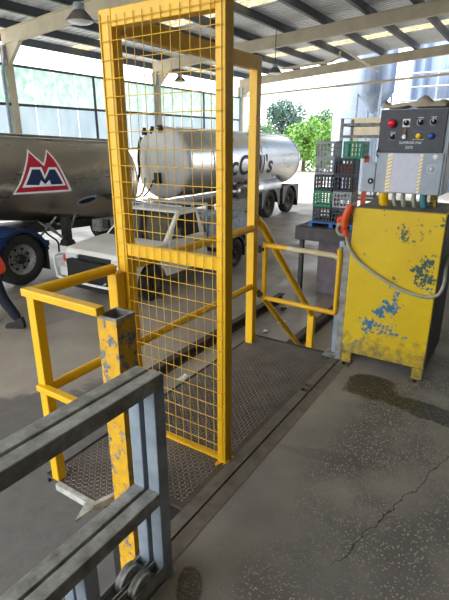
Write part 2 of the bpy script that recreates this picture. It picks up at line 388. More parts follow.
# border bar with two slots, dark joint beyond
bd = thing('border_bar', (.5, -.66, 0), 'flat dark steel bar with two slots along the platform edge', 'steel bar')
bp_ = MB(); y0, y1 = -.697, -.634
for a, b_ in ((-1.0, .905), (.945, .975), (1.015, 1.6)): bp_.box(a, b_, y0, y1, -.03, .006)
for a, b_ in ((.905, .945), (.975, 1.015)): bp_.box(a, b_, y0, -.689, -.03, .006); bp_.box(a, b_, -.642, y1, -.03, .006)
bp_.build('bar', 'steel_strip', bd); B('slot_bottom', 'gap', bd, .9, 1.02, y0, y1, -.22, -.2)

# ------------------------------------------------------------------ yellow guard frame on the platform
gf = thing('guard_frame', (0, 0, 0), 'bright yellow steel guard frame with mesh screen standing on the platform', 'guard frame')
YL = 'yellow'; bv = .004
B('post', YL, gf, 0, .065, -.018, .058, 0, 2.15, bevel=bv)          # post at the mesh, far side
B('post', YL, gf, 0, .062, -.624, -.575, 0, 2.15, bevel=bv)         # post at the dock side
B('post', YL, gf, 1.388, 1.452, .01, .075, 0, 2.15, bevel=bv)          # far post
B('post', YL, gf, -.562, -.515, -.008, .042, 0, .962, bevel=bv)        # corner post
B('post', YL, gf, -.075, -.012, -.005, .06, 0, .95, bevel=bv)       # rail end post beside the mesh
B('header_beam', YL, gf, 0.001, .061, -.574, -.019, 2.075, 2.149, bevel=bv)
B('header_beam', YL, gf,   .066, 1.387, .004, .056, 2.06, 2.145, bevel=bv)
B('middle_bar', YL, gf, 0.004, .045, -.574, -.019, 1.035, 1.095, bevel=bv)
B('bottom_bar', YL, gf, 0.004, .03, -.574, -.019, .004, .03, bevel=.002)
B('top_rail', YL, gf, -.576, -.5325, -.415, .055, .963, .998, bevel=bv)
MB().tube([(-.535, .028, .972), (-.06, .028, .972)], .027, 12).build('top_rail', YL, gf)
MB().tube([(.066, .03, .962), (1.39, .03, .962)], .027, 12).build('top_rail', YL, gf)
MB().tube([(-.52, .03, .495), (-.07, .04, .495)], .024, 12).build('middle_rail', YL, gf)
MB().tube([(.066, .03, .495), (1.39, .03, .495)], .024, 12).build('middle_rail', YL, gf)
B('middle_rail', YL, gf, -.585, -.55, -.38, .03, .51, .54, bevel=bv)
sp_ = [(.03+.075*(.7+.3*math.sin(5*a))*math.cos(a), -.60+.045*(.75+.25*math.cos(7*a))*math.sin(a)) for a in [k*PI/14 for k in range(28)]]
MB().prism([(max(-.05, x), max(-.632, y)) for x, y in sp_], .0005, .0036, lambda a, z, b_: (a, b_, z)).build('paint_spill', YL, gf)
mesh = B('mesh_border', 'wire_yellow', gf, -.006, 0, .045, .05, .02, 2.13)
wire_h = None
yy = .045; k = 0
while yy > -.62:
    o = MB().tube([(-.004, yy, .02), (-.004, yy, 2.12)], .0019, 5).build('mesh_wire', 'wire_yellow', mesh); yy -= .0502
zz = .03
while zz < 2.12:
    o = MB().tube([(-.008, .05, zz), (-.008, -.615, zz)], .0021, 5).build('mesh_wire', 'wire_yellow', mesh); zz += .0765
# swing gate
sg = thing('swing_gate', (1.5, -.02, .38), 'small tubular swing gate, yellow with bare top bar, closing the platform end', 'gate')
r_ = .02
MB().tube([(1.5, -.03, .36), (1.5, -.03, .84)], r_, 10).build('hinge_stile', YL, sg)
MB().tube([(1.5, -.03, .82), (1.5, -.22, .816)], r_, 10).build('top_bar', YL, sg)
MB().tube([(1.5, -.22, .816), (1.5, -.60, .808), (1.5, -.63, .795)], r_, 10).build('worn_top_bar', 'gate_white', sg)
MB().tube([(1.5, -.635, .86), (1.5, -.64, .80), (1.5, -.64, .38), (1.5, -.625, .366)], r_, 10).build('latch_stile', YL, sg)
MB().tube([(1.5, -.03, .385), (1.5, -.64, .37)], r_, 10).build('bottom_bar', YL, sg)
for z in (.42, .79): MB().tube([(1.47, .0, z-.03), (1.47, .0, z+.03)], .012, 8).box(1.45, 1.5, -.03, .0, z-.012, z+.012).build('hinge', 'dark_steel', sg)
lp = thing('latch_post', (1.58, -.64, 0), 'bare grey steel latch post between swing gate and yellow cabinet', 'post')
B('channel', 'galv', lp, 1.585, 1.63, -.635, -.60, .0, .90, bevel=.003); B('channel', 'galv_dirty', lp, 1.50, 1.555, -.71, -.66, -.0, .9, bevel=.003); B('base_plate', 'galv_dirty', lp, 1.49, 1.65, -.712, -.56, .0065, .012)
B('catch', 'galv', lp, 1.535, 1.59, -.63, -.615, .80, .86)
# stair handrail
hr = thing('stair_handrail', (1.55, .03, 0), 'yellow sloping handrail going down behind the swing gate', 'handrail')
MB().tube([(1.453, .03, 1.03), (1.55, .03, .965), (2.73, .03, -.18)], .03, 10).build('top_rail', YL, hr)
MB().tube([(1.453, .03, .46), (1.64, .03, .31), (2.73, .03, -.70)], .026, 10).build('middle_rail', YL, hr)
B('newel_post', YL, hr, 2.695, 2.765, -.005, .065, YD, -.17, bevel=bv)

# ------------------------------------------------------------------ bollard
bl = thing('bollard', (-.48, -.42, YD), 'hollow square yellow bollard with flaking paint behind the galvanised gate', 'bollard')
x0, x1, y0, y1, w = -.532, -.428, -.471, -.366, .007
b_ = MB(); zt = .95
ov = [(x0,y0),(x1,y0),(x1,y1),(x0,y1)]; iv = [(x0+w,y0+w),(x1-w,y0+w),(x1-w,y1-w),(x0+w,y1-w)]
vs = [(x,y,YD) for x,y in ov]+[(x,y,zt) for x,y in ov]+[(x,y,zt) for x,y in iv]+[(x,y,YD+.02) for x,y in iv]
b_.add(vs, [(i,(i+1)%4,(i+1)%4+4,i+4) for i in range(4)]+[(i+4,(i+1)%4+4,(i+1)%4+8,i+8) for i in range(4)]+[(i+8,(i+1)%4+8,(i+1)%4+12,i+12) for i in range(4)])
b_.build('tube', 'bollard_paint', bl)
rim = MB().add([(x-.0005*(1 if x<-.48 else -1),y-.0005*(1 if y<-.42 else -1),z) for z in (zt-.012, zt+.0008) for x,y in ov]+[(x,y,zt+.0008) for x,y in iv]+[(x+.001*(1 if x<-.48 else -1),y+.001*(1 if y<-.42 else -1),zt-.16) for x,y in iv],
   [(i,(i+1)%4,(i+1)%4+4,i+4) for i in range(4)]+[(i+4,(i+1)%4+4,(i+1)%4+8,i+8) for i in range(4)]+[(i+8,(i+1)%4+8,(i+1)%4+12,i+12) for i in range(4)])
rim.build('bare_rim', 'galv_dirty', bl)

# ------------------------------------------------------------------ galvanised sliding gate, two leaves
def leaf(y0, y1, label, xe, side):
    t = thing('sliding_gate_leaf', (xe, (y0+y1)/2, 0), label, 'gate', 'galvanised gate leaves')
    g, gd = 'galv', 'galv_dirty'; s_ = .052
    B('top_rail', gd, t, -2.6, xe, y0, y1, .825, .878, bevel=.004)
    B('middle_rail', gd, t, -2.6, xe-s_, y0, y1, .372, .424, bevel=.003)
    # bottom rail is an open channel
    c_ = MB().box(-2.6, xe-s_, y0, y0+.004, .018, .085).box(-2.6, xe-s_, y1-.004, y1, .018, .085).box(-2.6, xe-s_, y0, y1, .018, .024); c_.build('bottom_channel', gd, t)
    B('end_post', g, t, xe-s_, xe, y0, y1, .005, .8245, bevel=.003)
    for x in (-1.0, -1.75, -2.4): B('post', g, t, x-s_, x, y0, y1, .086, .371, bevel=.003)
    for x in (-1.75, -2.4): B('post', g, t, x-s_, x, y0, y1, .425, .8245, bevel=.003)
    for x in (-.80, -2.2):
        w_ = MB().lathe([(-.016, .015), (-.016, .06), (-.006, .052), (.006, .052), (.016, .06), (.016, .015)], (x, (y0+y1)/2, .062), (0,1,0), 24).build('roller', 'galv_dirty', t)
        MB().tube([(x, y0+.005, .062), (x, y1-.005, .062)], .012, 8).build('axle', 'dark_steel', w_)
leaf(-.806, -.756, 'nearer galvanised sliding gate leaf at the lower left foreground', -.655, 0)
leaf(-.744, -.694, 'farther galvanised sliding gate leaf, directly behind the nearer one', -.665, 1)
tag(B('gate_track', 'galv_dirty', None, -2.7, -.63, -.815, -.685, .0, .004), 'flat steel track under the sliding gate rollers', 'track')

# ------------------------------------------------------------------ yellow cabinet
cb = thing('power_cabinet', (1.75, -1.0, 0), 'chipped yellow steel machine cabinet standing on the dock', 'machine cabinet')
CX0, CX1, CY0, CY1 = 1.48, 2.05, -1.305, -.716
B('body', 'cabinet_paint', cb, CX0, CX1, CY0, CY1, .09, 1.165, bevel=.006)
B('painted_shade_side', 'shade_navy', cb, CX0+.008, CX1, CY0-.008, CY0-.001, .10, 1.16)  # thin dark sheet that paints in the shade on the cabinet's right side
B('top_tray', 'tray_top', cb, CX0+.012, CX1-.012, CY0+.012, CY1-.012, 1.1655, 1.17)
for y_ in (CY1-.075, CY0+.005):
    ft = B('foot', 'cabinet_paint', cb, CX0+.002, CX0+.012, y_, y_+.07, .008, .088)
    MB().box(CX0-.075, CX0+.05, y_-.005, y_+.075, 0, .008).build('foot_plate', 'tray_top', ft)
    MB().lathe([(0, .012), (.012, .012), (.012, .0)], (CX0-.045, y_+.035, .008), (0,0,1), 6, False).build('bolt', 'gap', ft)
    B('foot', 'cabinet_paint', cb, CX1-.06, CX1-.01, y_, y_+.07, 0, .088)
# stubs of hose carrying the control box
hx = 1.66
for y_, r_, m_ in ((-.86, .032, 'yel_btn'), (-.93, .014, 'cable_grey'), (-.99, .016, 'cable_grey'), (-1.06, .016, 'cable_grey'), (-1.12, .024, 'teal')):
    MB().tube([(hx, y_, 1.27), (hx-.01, y_+.0, 1.23), (hx+.02, y_-.012, 1.165)], r_, 10).build('hose_stub', m_, cb)
B('support_leg', 'cabinet_paint', cb, 1.74, 1.80, -1.19, -1.15, 1.165, 1.262); B('support_leg', 'cabinet_paint', cb, 1.74, 1.80, -.85, -.81, 1.165, 1.262)
# control box
ct = thing('control_box', (1.7, -1.0, 1.262), 'control box with dark button panel mounted on the yellow cabinet', 'control box')
PX = 1.61
B('housing', 'control_grey', ct, PX, PX+.20, -1.235, -.803, 1.262, 1.79, bevel=.006)
up_ = B('button_panel', 'control_dark', ct, PX-.012, PX-.0005, -1.205, -.803, 1.525, 1.785, bevel=.002)
lw = B('lower_panel', 'control_grey', ct, PX-.012, PX-.0005, -1.217, -.808, 1.265, 1.521, bevel=.002)
sd = B('side_box', 'control_grey', ct, PX-.004, PX+.08, -.801, -.715, 1.262, 1.455, bevel=.004)
def disc(name, mat, parent, y, z, r, d, n=20, x=PX-.012, r2=None):
    return MB().lathe([(0, r), (d*.7, r), (d, (r2 or r*.85)), (d, 0)], (x, y, z), (-1,0,0), n).build(name, mat, parent)
rb = disc('button_collar', 'black', ct, -.884, 1.703, .021, .012); disc('red_stop_button', 'red_btn', rb, -.882, 1.703, .026, .022, x=PX-.024)
B('white_plate', 'white', ct, PX-.014, PX-.0122, -.992, -.946, 1.680, 1.729)
for y_, z_ in ((-.969, 1.705), (-1.053, 1.707), (-1.13, 1.708), (-.891, 1.622)):
    k_ = disc('selector_knob', 'black', ct, y_, z_, .017, .02, x=PX-.0142); B('pointer', 'white', k_, PX-.036, PX-.034, y_-.0025, y_+.0025, z_+.002, z_+.014)
    if z_ > 1.7 and y_ < -1 or z_ < 1.65:
        MB().lathe([(0,.022),(.001,.022),(.001,.018),(0,.018)], (PX-.0122, y_, z_), (-1,0,0), 24).build('knob_ring', 'label_white', ct)
        B('knob_label', 'label_white', ct, PX-.0135, PX-.0122, y_-.016, y_+.016, z_+.026, z_+.030)
ks = B('key_switch', 'brown', ct, PX-.02, PX-.0122, -.974, -.954, 1.635, 1.672); disc('key_barrel', 'white', ks, -.966, 1.621, .014, .016, x=PX-.0122)
disc('yellow_button', 'yel_btn', ct, -1.052, 1.626, .017, .014); disc('blue_button', 'blu_btn', ct, -1.129, 1.625, .02, .014)
B('button_label', 'blu_btn', ct, PX-.0135, PX-.0122, -1.085, -1.02, 1.651, 1.655); B('button_label', 'warning_yellow', ct, PX-.0135, PX-.0122, -1.085, -1.015, 1.603, 1.606)
def panel_text(body, size, y_left, z, off=0, mat='label_white'):
    me = text_mesh(body, size, off); me.transform(Matrix(((0,0,-1,PX-.0128),(-1,0,0,y_left),(0,1,0,z),(0,0,0,1)))); me.materials.append(MATS[mat])
    return link('lettering', me, ct)
panel_text('SUPERIOR PAK', .021, -.938, 1.578, .0004); panel_text('3375', .024, -.978, 1.548, .0004)
sh = B('instruction_sheet', 'label_white', lw, PX-.0145, PX-.0125, -1.075, -.912, 1.272, 1.518)
for y_ in (-.893, -1.081):
    s_ = B('hazard_strip', 'white', lw, PX-.0142, PX-.0125, y_-.016, y_+.016 if y_ > -1 else y_+.004, 1.272, 1.518)
    zq = 1.28; h_ = MB()
    while zq < 1.5:
        a, c_ = (y_+.015, y_-.015) if y_ > -1 else (y_+.003, y_-.015)
        h_.add([(PX-.0146, a, zq), (PX-.0146, c_, zq+.012), (PX-.0146, c_, zq+.022), (PX-.0146, a, zq+.010)], [(0,1,2,3)]); zq += .0225
    h_.build('hazard_stripes', 'yel_btn', lw)['kind'] = 'stuff'
MB().lathe([(0,.03),(.002,.03),(.002,.024),(0,.024)], (PX-.0125, -1.157, 1.426), (-1,0,0), 28).build('round_sticker', 'label_white', lw)
MB().lathe([(0,.014),(.002,.014),(.002,0)], (PX-.0125, -1.157, 1.426), (-1,0,0), 20).build('round_sticker_centre', 'label_white', lw)
disc('white_cap', 'white', lw, -1.170, 1.500, .016, .005)
disc('warning_disc', 'black', sd, -.775, 1.336, .02, .003, x=PX-.0045)
MB().add([(PX-.0085, -.775, 1.347), (PX-.0085, -.7835, 1.330), (PX-.0085, -.7665, 1.330)], [(0,1,2)]).build('warning_triangle', 'label_white', sd)
# side handle arc
MB().tube([(PX-.012, -.812, 1.545), (PX-.03, -.806, 1.535), (PX-.03, -.806, 1.505), (PX-.012, -.812, 1.495)], .004, 6).build('handle', 'black', ct)
# crumpled card on the control box
cp = MB(); nu, nv = 22, 10
def crest(u): return 1.803 + .018 + .050*math.exp(-((u-.64)/.12)**2) + .030*math.exp(-((u-.0)/.05)**2) + .012*math.exp(-((u-.30)/.12)**2) + .026*math.exp(-((u-.93)/.06)**2)
def cpt(u, v):     # v runs from the front hem over the crest to the back hem
    a = v*PI; c_ = crest(u); hem = 1.797+.006*abs(math.sin(6*u))+.014*math.exp(-((u-.42)/.08)**2)
    return (1.70-.085*math.cos(a)+.012*math.sin(7*u), -.800-.385*u, hem+(c_-hem)*math.sin(a)**.55)
vs = []
for dz in (0, .005):
    for i in range(nu+1):
        for jj in range(nv+1):
            x, y, z = cpt(i/nu, jj/nv); vs.append((x, y, z-dz))
N = (nu+1)*(nv+1); fs = []
for i in range(nu):
    for jj in range(nv):
        a = i*(nv+1)+jj; q = (a, a+1, a+nv+2, a+nv+1); fs += [q, tuple(x+N for x in q[::-1])]
rimi = [i*(nv+1) for i in range(nu+1)]+[nu*(nv+1)+j for j in range(1, nv+1)]+[i*(nv+1)+nv for i in range(nu-1, -1, -1)]+[j for j in range(nv-1, 0, -1)]
fs += [(rimi[i], rimi[(i+1) % len(rimi)], rimi[(i+1) % len(rimi)]+N, rimi[i]+N) for i in range(len(rimi))]
cp.add(vs, fs, True); tag(cp.build('cardboard_sheet', 'cardboard'), 'curled brown cardboard sheet lying on top of the control box', 'cardboard')
# cable and orange plug
def smooth(pts, n=6):
    P = [Vector(p) for p in pts]; out = []
    for i in range(len(P)-1):
        a, b0, c0, d0 = P[max(i-1,0)], P[i], P[i+1], P[min(i+2, len(P)-1)]
        for k in range(n):
            t = k/n; out.append(.5*((2*b0)+(c0-a)*t+(2*a-5*b0+4*c0-d0)*t*t+(3*b0-a-3*c0+d0)*t**3))
    out.append(P[-1]); return out
cbl = thing('power_cable', (1.45, -.7, 1.0), 'grey cable with orange plug drooping across the yellow cabinet front', 'cable')
MB().tube(smooth([(1.462,-.686,.969),(1.46,-.723,.874),(1.462,-.817,.779),(1.464,-.984,.69),(1.464,-1.122,.636),(1.464,-1.25,.622),(1.47,-1.322,.645),(1.50,-1.345,.712),(1.56,-1.335,.80),(1.66,-1.325,.86)]), .0115, 10).build('lead', 'cable_grey', cbl)
MB().tube(smooth([(1.462,-.686,.965),(1.46,-.672,1.02),(1.455,-.668,1.08),(1.46,-.690,1.15),(1.47,-.70,1.18)]), [.015]+[.018]*6+[.027]*12+[.024]*6, 12).build('orange_plug', 'orange', cbl)
MB().tube(smooth([(1.45,-.655,1.06),(1.445,-.63,1.04),(1.45,-.625,1.0),(1.455,-.65,.975),(1.46,-.68,.985)]), .014, 8).build('plug_sleeve', 'cable_grey', cbl)
MB().tube(smooth([(1.465,-.672,1.08),(1.45,-.64,1.09),(1.46,-.625,1.05),(1.47,-.66,1.0)]), .016, 8).build('orange_flex', 'orange', cbl)

# ------------------------------------------------------------------ bench, pallet, crates
bn = thing('loading_bench', (6.3, 1.1, YD), 'thick dark grey bench carrying the crate pallet', 'bench')
B('bench_top', 'bench', bn, 5.85, 7.2, .55, 1.68, -.06, .175, bevel=.01)
B('bench_block', 'bench_block', bn, 6.35, 7.1, .62, 1.42, YD, -.061, bevel=.01)
for x_, y_ in ((6.0, 1.58), (7.05, 1.58), (6.0, .58)): B('leg', 'dark_steel', bn, x_, x_+.08, y_, y_+.07, YD, -.061)
pt = thing('pallet', (6.3, 1.05, .176), 'blue plastic pallet under the milk crates', 'pallet')
for i in range(5): B('deck_slat', 'pallet_blue', pt, 5.94+.155*i, 5.94+.155*i+.125, .66, 1.47, .245, .268)
for y_ in (.66, 1.03, 1.40): B('runner', 'pallet_blue', pt, 5.94, 6.685, y_, y_+.07, .177, .2445)
# crate mesh shared by all
cw, chh = .325, .262
def crate_mesh():
    m_ = MB(); t_ = .010; h2 = cw/2
    for z0, z1 in ((0, .03), (.225, chh)):
        for sg_ in (-1, 1):
            m_.box(-h2, h2, sg_*h2, sg_*(h2-t_), z0, z1); m_.box(sg_*h2, sg_*(h2-t_), -h2+t_, h2-t_, z0, z1)
    for sg_ in (-1, 1):
        for k in range(6):
            u = -h2+.0+ (cw-.030)*k/5; w_ = .030 if k in (0, 5) else .022
            u = u if k == 0 else u+(.005 if k < 5 else 0)
            m_.box(u, u+w_, sg_*h2, sg_*(h2-t_), .03, .225); m_.box(sg_*h2, sg_*(h2-t_), u, u+w_, .03, .225)
        for z0 in (.088, .155):
            m_.box(-h2, h2, sg_*(h2-.001), sg_*(h2-t_+.001), z0, z0+.016); m_.box(sg_*(h2-.001), sg_*(h2-t_+.001), -h2, h2, z0, z0+.016)
    for k in range(6): u = -h2+.012+(cw-.04)*k/5; m_.box(u, u+.016, -h2+t_, h2-t_, .002, .012); m_.box(-h2+t_, h2-t_, u, u+.016, .003, .013)
    o = m_.build('milk_crate', 'crate_grey'); me = o.data; bpy.data.objects.remove(o); return me
cme = {}
base_me = crate_mesh()
for c_ in ('crate_grey', 'crate_dark', 'crate_green'):
    q = base_me.copy(); q.materials.clear(); q.materials.append(MATS[c_]); cme[c_] = q
rows = [ # bottom to top: left, right
 ('crate_dark', 'black milk crate at the bottom left of the stack', 'crate_dark', 'black milk crate with red contents at the bottom right of the stack'),
 ('crate_green', 'green milk crate second from the bottom, left column', 'crate_grey', 'grey milk crate second from the bottom, right column'),
 ('crate_dark', 'black milk crate in the middle row, left column', 'crate_dark', 'black milk crate in the middle row, right column'),
 ('crate_grey', 'grey milk crate in the second row from the top, left column', 'crate_dark', 'dark milk crate with red contents, second row from the top, right'),
 ('crate_grey', 'grey milk crate at the top left of the stack', 'crate_green', 'green milk crate at the top right of the stack')]
for i, (c1_, l1, c2_, l2) in enumerate(rows):
    z = .269+i*(chh+.003)
    for c_, l_, yc, side in ((c1_, l1, 1.255, 0), (c2_, l2, .912, 1)):
        if i == 4 and side: yc = .80
        o = link('milk_crate', cme[c_]); o.location = (6.12+random.uniform(-.012,.012), yc+random.uniform(-.006,.006), z); o.rotation_euler = (0, 0, random.uniform(-.02,.02))
        tag(o, l_, 'crate', 'milk crates on the pallet')
        if 'red contents' in l_:
            B('contents', 'crate_red', o, -.11, .11, -.12, .09, .016, .17).matrix_parent_inverse = Matrix()
obd = MB().box(6.18, 6.22, .585, .665, .176, 1.36)
tag(obd.build('orange_board', 'orange', None, .004), 'upright orange red plank standing beside the crates', 'plank')
rk = thing('steel_rack', (7.5, 1.1, YD), 'rusty grey steel rack standing behind the crates', 'rack')
for x_, y_ in ((7.4, 1.5), (7.4, .75), (8.0, 1.5), (8.0, .75)): B('upright', 'galv_dirty', rk, x_, x_+.05, y_, y_+.05, YD, 2.0)
for z_ in (-.4, .5, 1.65, 1.86):
    B('rail', 'galv_dirty', rk, 7.4, 7.45, .8, 1.5, z_, z_+.05); B('rail', 'galv_dirty', rk, 8.0, 8.05, .8, 1.5, z_, z_+.05); B('side_rail', 'galv_dirty', rk, 7.45, 8.0, 1.5, 1.55, z_, z_+.05); B('side_rail', 'galv_dirty', rk, 7.45, 8.0, .75, .8, z_, z_+.05)

# ------------------------------------------------------------------ wheels
def wheel(parent, x, y, z, r, w, rim_mat, side=-1, hub='hub_dark', n=36):
    # tyre centred at (x,y,z), axle along Y, outer face toward side*Y
    ri = r*.56; h = w/2
    ty = MB().lathe([(-h*.8, ri), (-h, ri+.05*r), (-h, r*.86), (-h*.82, r*.97), (-h*.6, r), (-h*.2, r), (-h*.17, r*.975), (h*.17, r*.975), (h*.2, r), (h*.6, r), (h*.82, r*.97), (h, r*.86), (h, ri+.05*r), (h*.8, ri)], (x,y,z), (0,1,0), n).build('wheel', 'rubber', parent)
    ax = (0, side, 0)
    MB().lathe([(h*.86, ri*1.08), (h*.86, ri*.98), (h*.3, ri*.86), (h*.2, ri*.62), (h*.35, ri*.5), (h*.35, 0)], (x,y,z), ax, n).build('rim', rim_mat, ty)
    MB().lathe([(h*.3, ri*.36), (h*.7, ri*.33), (h*.8, ri*.2), (h*.8, 0)], (x,y,z), ax, 20).build('hub', hub, ty)
    nt_ = MB(); hl = MB()
    for k in range(10):
        a = 2*PI*k/10; cx_, cz_ = x+math.cos(a)*ri*.47, z+math.sin(a)*ri*.47
        nt_.lathe([(h*.33, ri*.045), (h*.48, ri*.045), (h*.48, 0)], (cx_, y, cz_), ax, 6, False)
    for k in range(8):
        a = 2*PI*(k+.5)/8; cx_, cz_ = x+math.cos(a)*ri*.70, z+math.sin(a)*ri*.70
        hl.lathe([(h*.22, ri*.1), (h*.31, ri*.1), (h*.31, 0)], (cx_, y, cz_), ax, 10, False)
    nt_.build('wheel_nuts', hub, ty)['kind'] = 'stuff'; hl.build('hand_holes', 'gap', ty)['kind'] = 'stuff'
    return ty
def guard(parent, name, mat, x, y0, y1, z, r, a0, a1, n=22):
    m_ = MB(); vs = []
    for k in range(n+1):
        a = a0+(a1-a0)*k/n
        for rr_, yy in ((r, y0), (r+.03, y0), (r+.03, y1), (r, y1)): vs.append((x+math.cos(a)*rr_, yy, z+math.sin(a)*rr_))
    fs = [(k*4+j, k*4+(j+1) % 4, k*4+4+(j+1) % 4, k*4+4+j) for k in range(n) for j in range(4)]+[(0,1,2,3), (n*4+3, n*4+2, n*4+1, n*4)]
    m_.add(vs, fs); 
    # outer valance ring
    vs = []
    for k in range(n+1):
        a = a0+(a1-a0)*k/n
        for rr_ in (r-.035, r+.03): vs += [(x+math.cos(a)*rr_, y0-.012, z+math.sin(a)*rr_), (x+math.cos(a)*rr_, y0, z+math.sin(a)*rr_)]
    fs = [(k*4+i, k*4+j, k*4+4+j, k*4+4+i) for k in range(n) for i, j in ((0,1),(1,3),(3,2),(2,0))]
    m_.add(vs, fs); return m_.build(name, mat, parent)

# ------------------------------------------------------------------ tankers
def frame(p0, p1):
    ax = (p1-p0).normalized(); h = Vector((0,0,1)).cross(ax).normalized(); v_ = ax.cross(h); return ax, h, v_
class Barrel:
    def __init__(s, p0, r0, p1, r1):
        s.p0, s.p1, s.r0, s.r1 = Vector(p0), Vector(p1), r0, r1; s.ax, s.h, s.v = frame(s.p0, s.p1); s.L = (s.p1-s.p0).length
    def rad(s, t): return s.r0+(s.r1-s.r0)*t/s.L
    def near(s, t, hh, off=0):     # point on the side facing -Y at length t, height hh above the axis
        r = s.rad(t)+off; hh = max(-r*.98, min(r*.98, hh))
        return s.p0+s.ax*t+s.v*hh-s.h*math.sqrt(r*r-hh*hh)
    def decal(s, name, mat, parent, me, off):   # me lies in XY: x = length, y = height
        bm = bmesh.new(); bm.from_mesh(me)
        z0 = min(v.co.y for v in bm.verts); z1 = max(v.co.y for v in bm.verts); n = max(2, int((z1-z0)/.05))
        for k in range(1, n):
            bmesh.ops.bisect_plane(bm, geom=bm.verts[:]+bm.edges[:]+bm.faces[:], plane_co=(0, z0+(z1-z0)*k/n, 0), plane_no=(0,1,0))
        for v in bm.verts: v.co = s.near(v.co.x, v.co.y, off)
        for f in bm.faces: f.smooth = True
        bmesh.ops.recalc_face_normals(bm, faces=bm.faces)
        m2 = bpy.data.meshes.new(name); bm.to_mesh(m2); bm.free(); m2.materials.append(MATS[mat]); return link(name, m2, parent)
    def poly(s, name, mat, parent, pts, off):
        bm = bmesh.new(); bm.faces.new([bm.verts.new((x, y, 0)) for x, y in pts]); bmesh.ops.triangulate(bm, faces=bm.faces)
        me = bpy.data.meshes.new('p'); bm.to_mesh(me); bm.free(); return s.decal(name, mat, parent, me, off)
def dome(r, d, n=10, sgn=1): return [(sgn*d*math.sin(PI/2*k/n), max(.001, r*math.cos(PI/2*k/n)**.8)) for k in range(n+1)]

# front tanker (tapered barrel)
t1 = thing('tanker_trailer', (4.5, 7.7, YD), 'stainless tank trailer bearing a red and blue M emblem', 'tanker trailer')
A0, A1 = Vector((4.28, 7.9, .844)), Vector((7.0, 7.441, .625)); d_ = (A1-A0)
b1 = Barrel(A0-d_*1.6, .91-.11*1.6*.92, A1, 1.01)
prof = [(-x, r) for x, r in dome(b1.r0, .3)][::-1]+[(b1.L, b1.r1)]+[(b1.L+x, r) for x, r in dome(b1.r1, .42)][1:]
MB().lathe(prof, b1.p0, b1.ax, 64).build('barrel', 'stainless', t1)
for t in (b1.L-.02, 3.6):
    r = b1.rad(t); MB().lathe([(t-.02, r), (t-.015, r+.012), (t+.015, r+.012), (t+.02, r)], b1.p0, b1.ax, 64).build('weld_band', 'stainless', t1)
wk = MB(); 
for s_ in (-.35, .35): wk.tube([b1.p0+b1.ax*t+b1.v*(b1.rad(t)*.93+.04)+b1.h*s_ for t in (.3, 2.5, 5, b1.L)], .025, 8)
wk.build('walkway_rail', 'stainless_bright', t1)
mh = MB().lathe([(.0, .24), (.12, .24), (.14, .2), (.16, 0)], b1.near(3.72, 0)*0+b1.p0+b1.ax*4.15+b1.v*(b1.rad(4.15)-.02), b1.v, 24).build('manhole_cover', 'stainless_bright', t1)
MB().tube([b1.p0+b1.ax*4.15+b1.v*(b1.rad(4.15)+.12)-b1.h*.12, b1.p0+b1.ax*4.15+b1.v*(b1.rad(4.15)+.24)-b1.h*.12], .03, 8).build('valve', 'dark_steel', mh)
# emblem: rays converted to length/height on the barrel side
def lh(x, z):
    tt = (Vector((x, 6.95, z))-b1.p0); return (tt.dot(b1.ax), tt.dot(b1.v))
def sc_(pts, k, c): return [((x-c[0])*k+c[0], (z-c[1])*k+c[1]) for x, z in pts]
E1 = [(4.296, -.292), (4.427, -.056), (4.561, .252), (4.732, .623), (4.848, .48), (4.981, .353), (5.146, .651), (5.265, .448), (5.387, .173), (5.567, -.204)]
E2 = [(4.351, -.251), (4.463, -.055), (4.599, .254), (4.735, .563), (4.844, .433), (4.983, .295), (5.142, .589), (5.239, .417), (5.355, .153), (5.496, -.169)]
IN = [(4.48, -.146), (4.679, .264), (4.916, .274), (4.963, .103), (5.067, .28), (5.242, .288), (5.424, -.083)]
BL = [(4.555, -.09), (4.706, .222), (4.875, .229), (4.952, .022), (5.082, .237), (5.204, .242), (5.357, -.053), (5.093, -.07), (5.056, .024), (4.961, -.068), (4.874, .02), (4.831, -.089)]
em = b1.poly('emblem', 'white', t1, E1, .006)
b1.poly('emblem_red', 'logo_red', em, E2, .009)
b1.poly('emblem_white', 'white', em, IN, .012)
b1.poly('emblem_letter', 'logo_blue', em, BL, .015)
# oval hatch
tc_, hc_ = 5.979, -.406
b1.poly('hatch_rim', 'galv', t1, [(tc_+.25*math.cos(a*PI/12)+.02*math.sin(a*PI/12), hc_+.10*math.sin(a*PI/12)+.06*math.cos(a*PI/12)) for a in range(24)], .008)
b1.poly('hatch', 'gap', t1, [(tc_+.20*math.cos(a*PI/12), hc_-.01+.055*math.sin(a*PI/12)+.05*math.cos(a*PI/12)) for a in range(24)], .012)
# chassis, landing legs, rear axle
def dv(p, side=0): return p
MB().bar((1.0, 8.0, -.12), (8.6, 7.35, -.36), .8, .18).build('chassis', 'dark_steel', t1)
for yy in (6.85, 8.3):
    lg = MB().bar((5.02, yy, .0), (5.02, yy, -.62), .17, .15).build('landing_leg', 'dark_steel', t1)
    MB().prism([(4.88,-.62),(5.16,-.62),(5.10,-.5),(4.94,-.5)], yy-.12, yy+.12).build('landing_foot', 'dark_steel', lg)
for a, c_ in (((5.02, 6.88, -.5), (5.5, 7.1, -.05)), ((5.02, 6.88, -.5), (4.5, 7.1, -.05)), ((4.62, 6.95, -.1), (4.95, 6.95, -.45)), ((5.1, 6.9, -.2), (5.1, 8.3, -.2)), ((4.45, 7.0, -.35), (4.9, 7.0, .0))):
    MB().tube([a, c_], .025, 8).build('brace', 'galv_dirty', t1)
MB().tube(smooth([(4.4, 7.0, -.0), (4.55, 6.9, -.3), (4.75, 6.85, -.5), (4.8, 6.9, -.75)]), .02, 8).build('air_hose', 'black', t1)
B('toolbox', 'galv_dirty', t1, 5.9, 6.7, 6.75, 7.0, -.45, -.18)
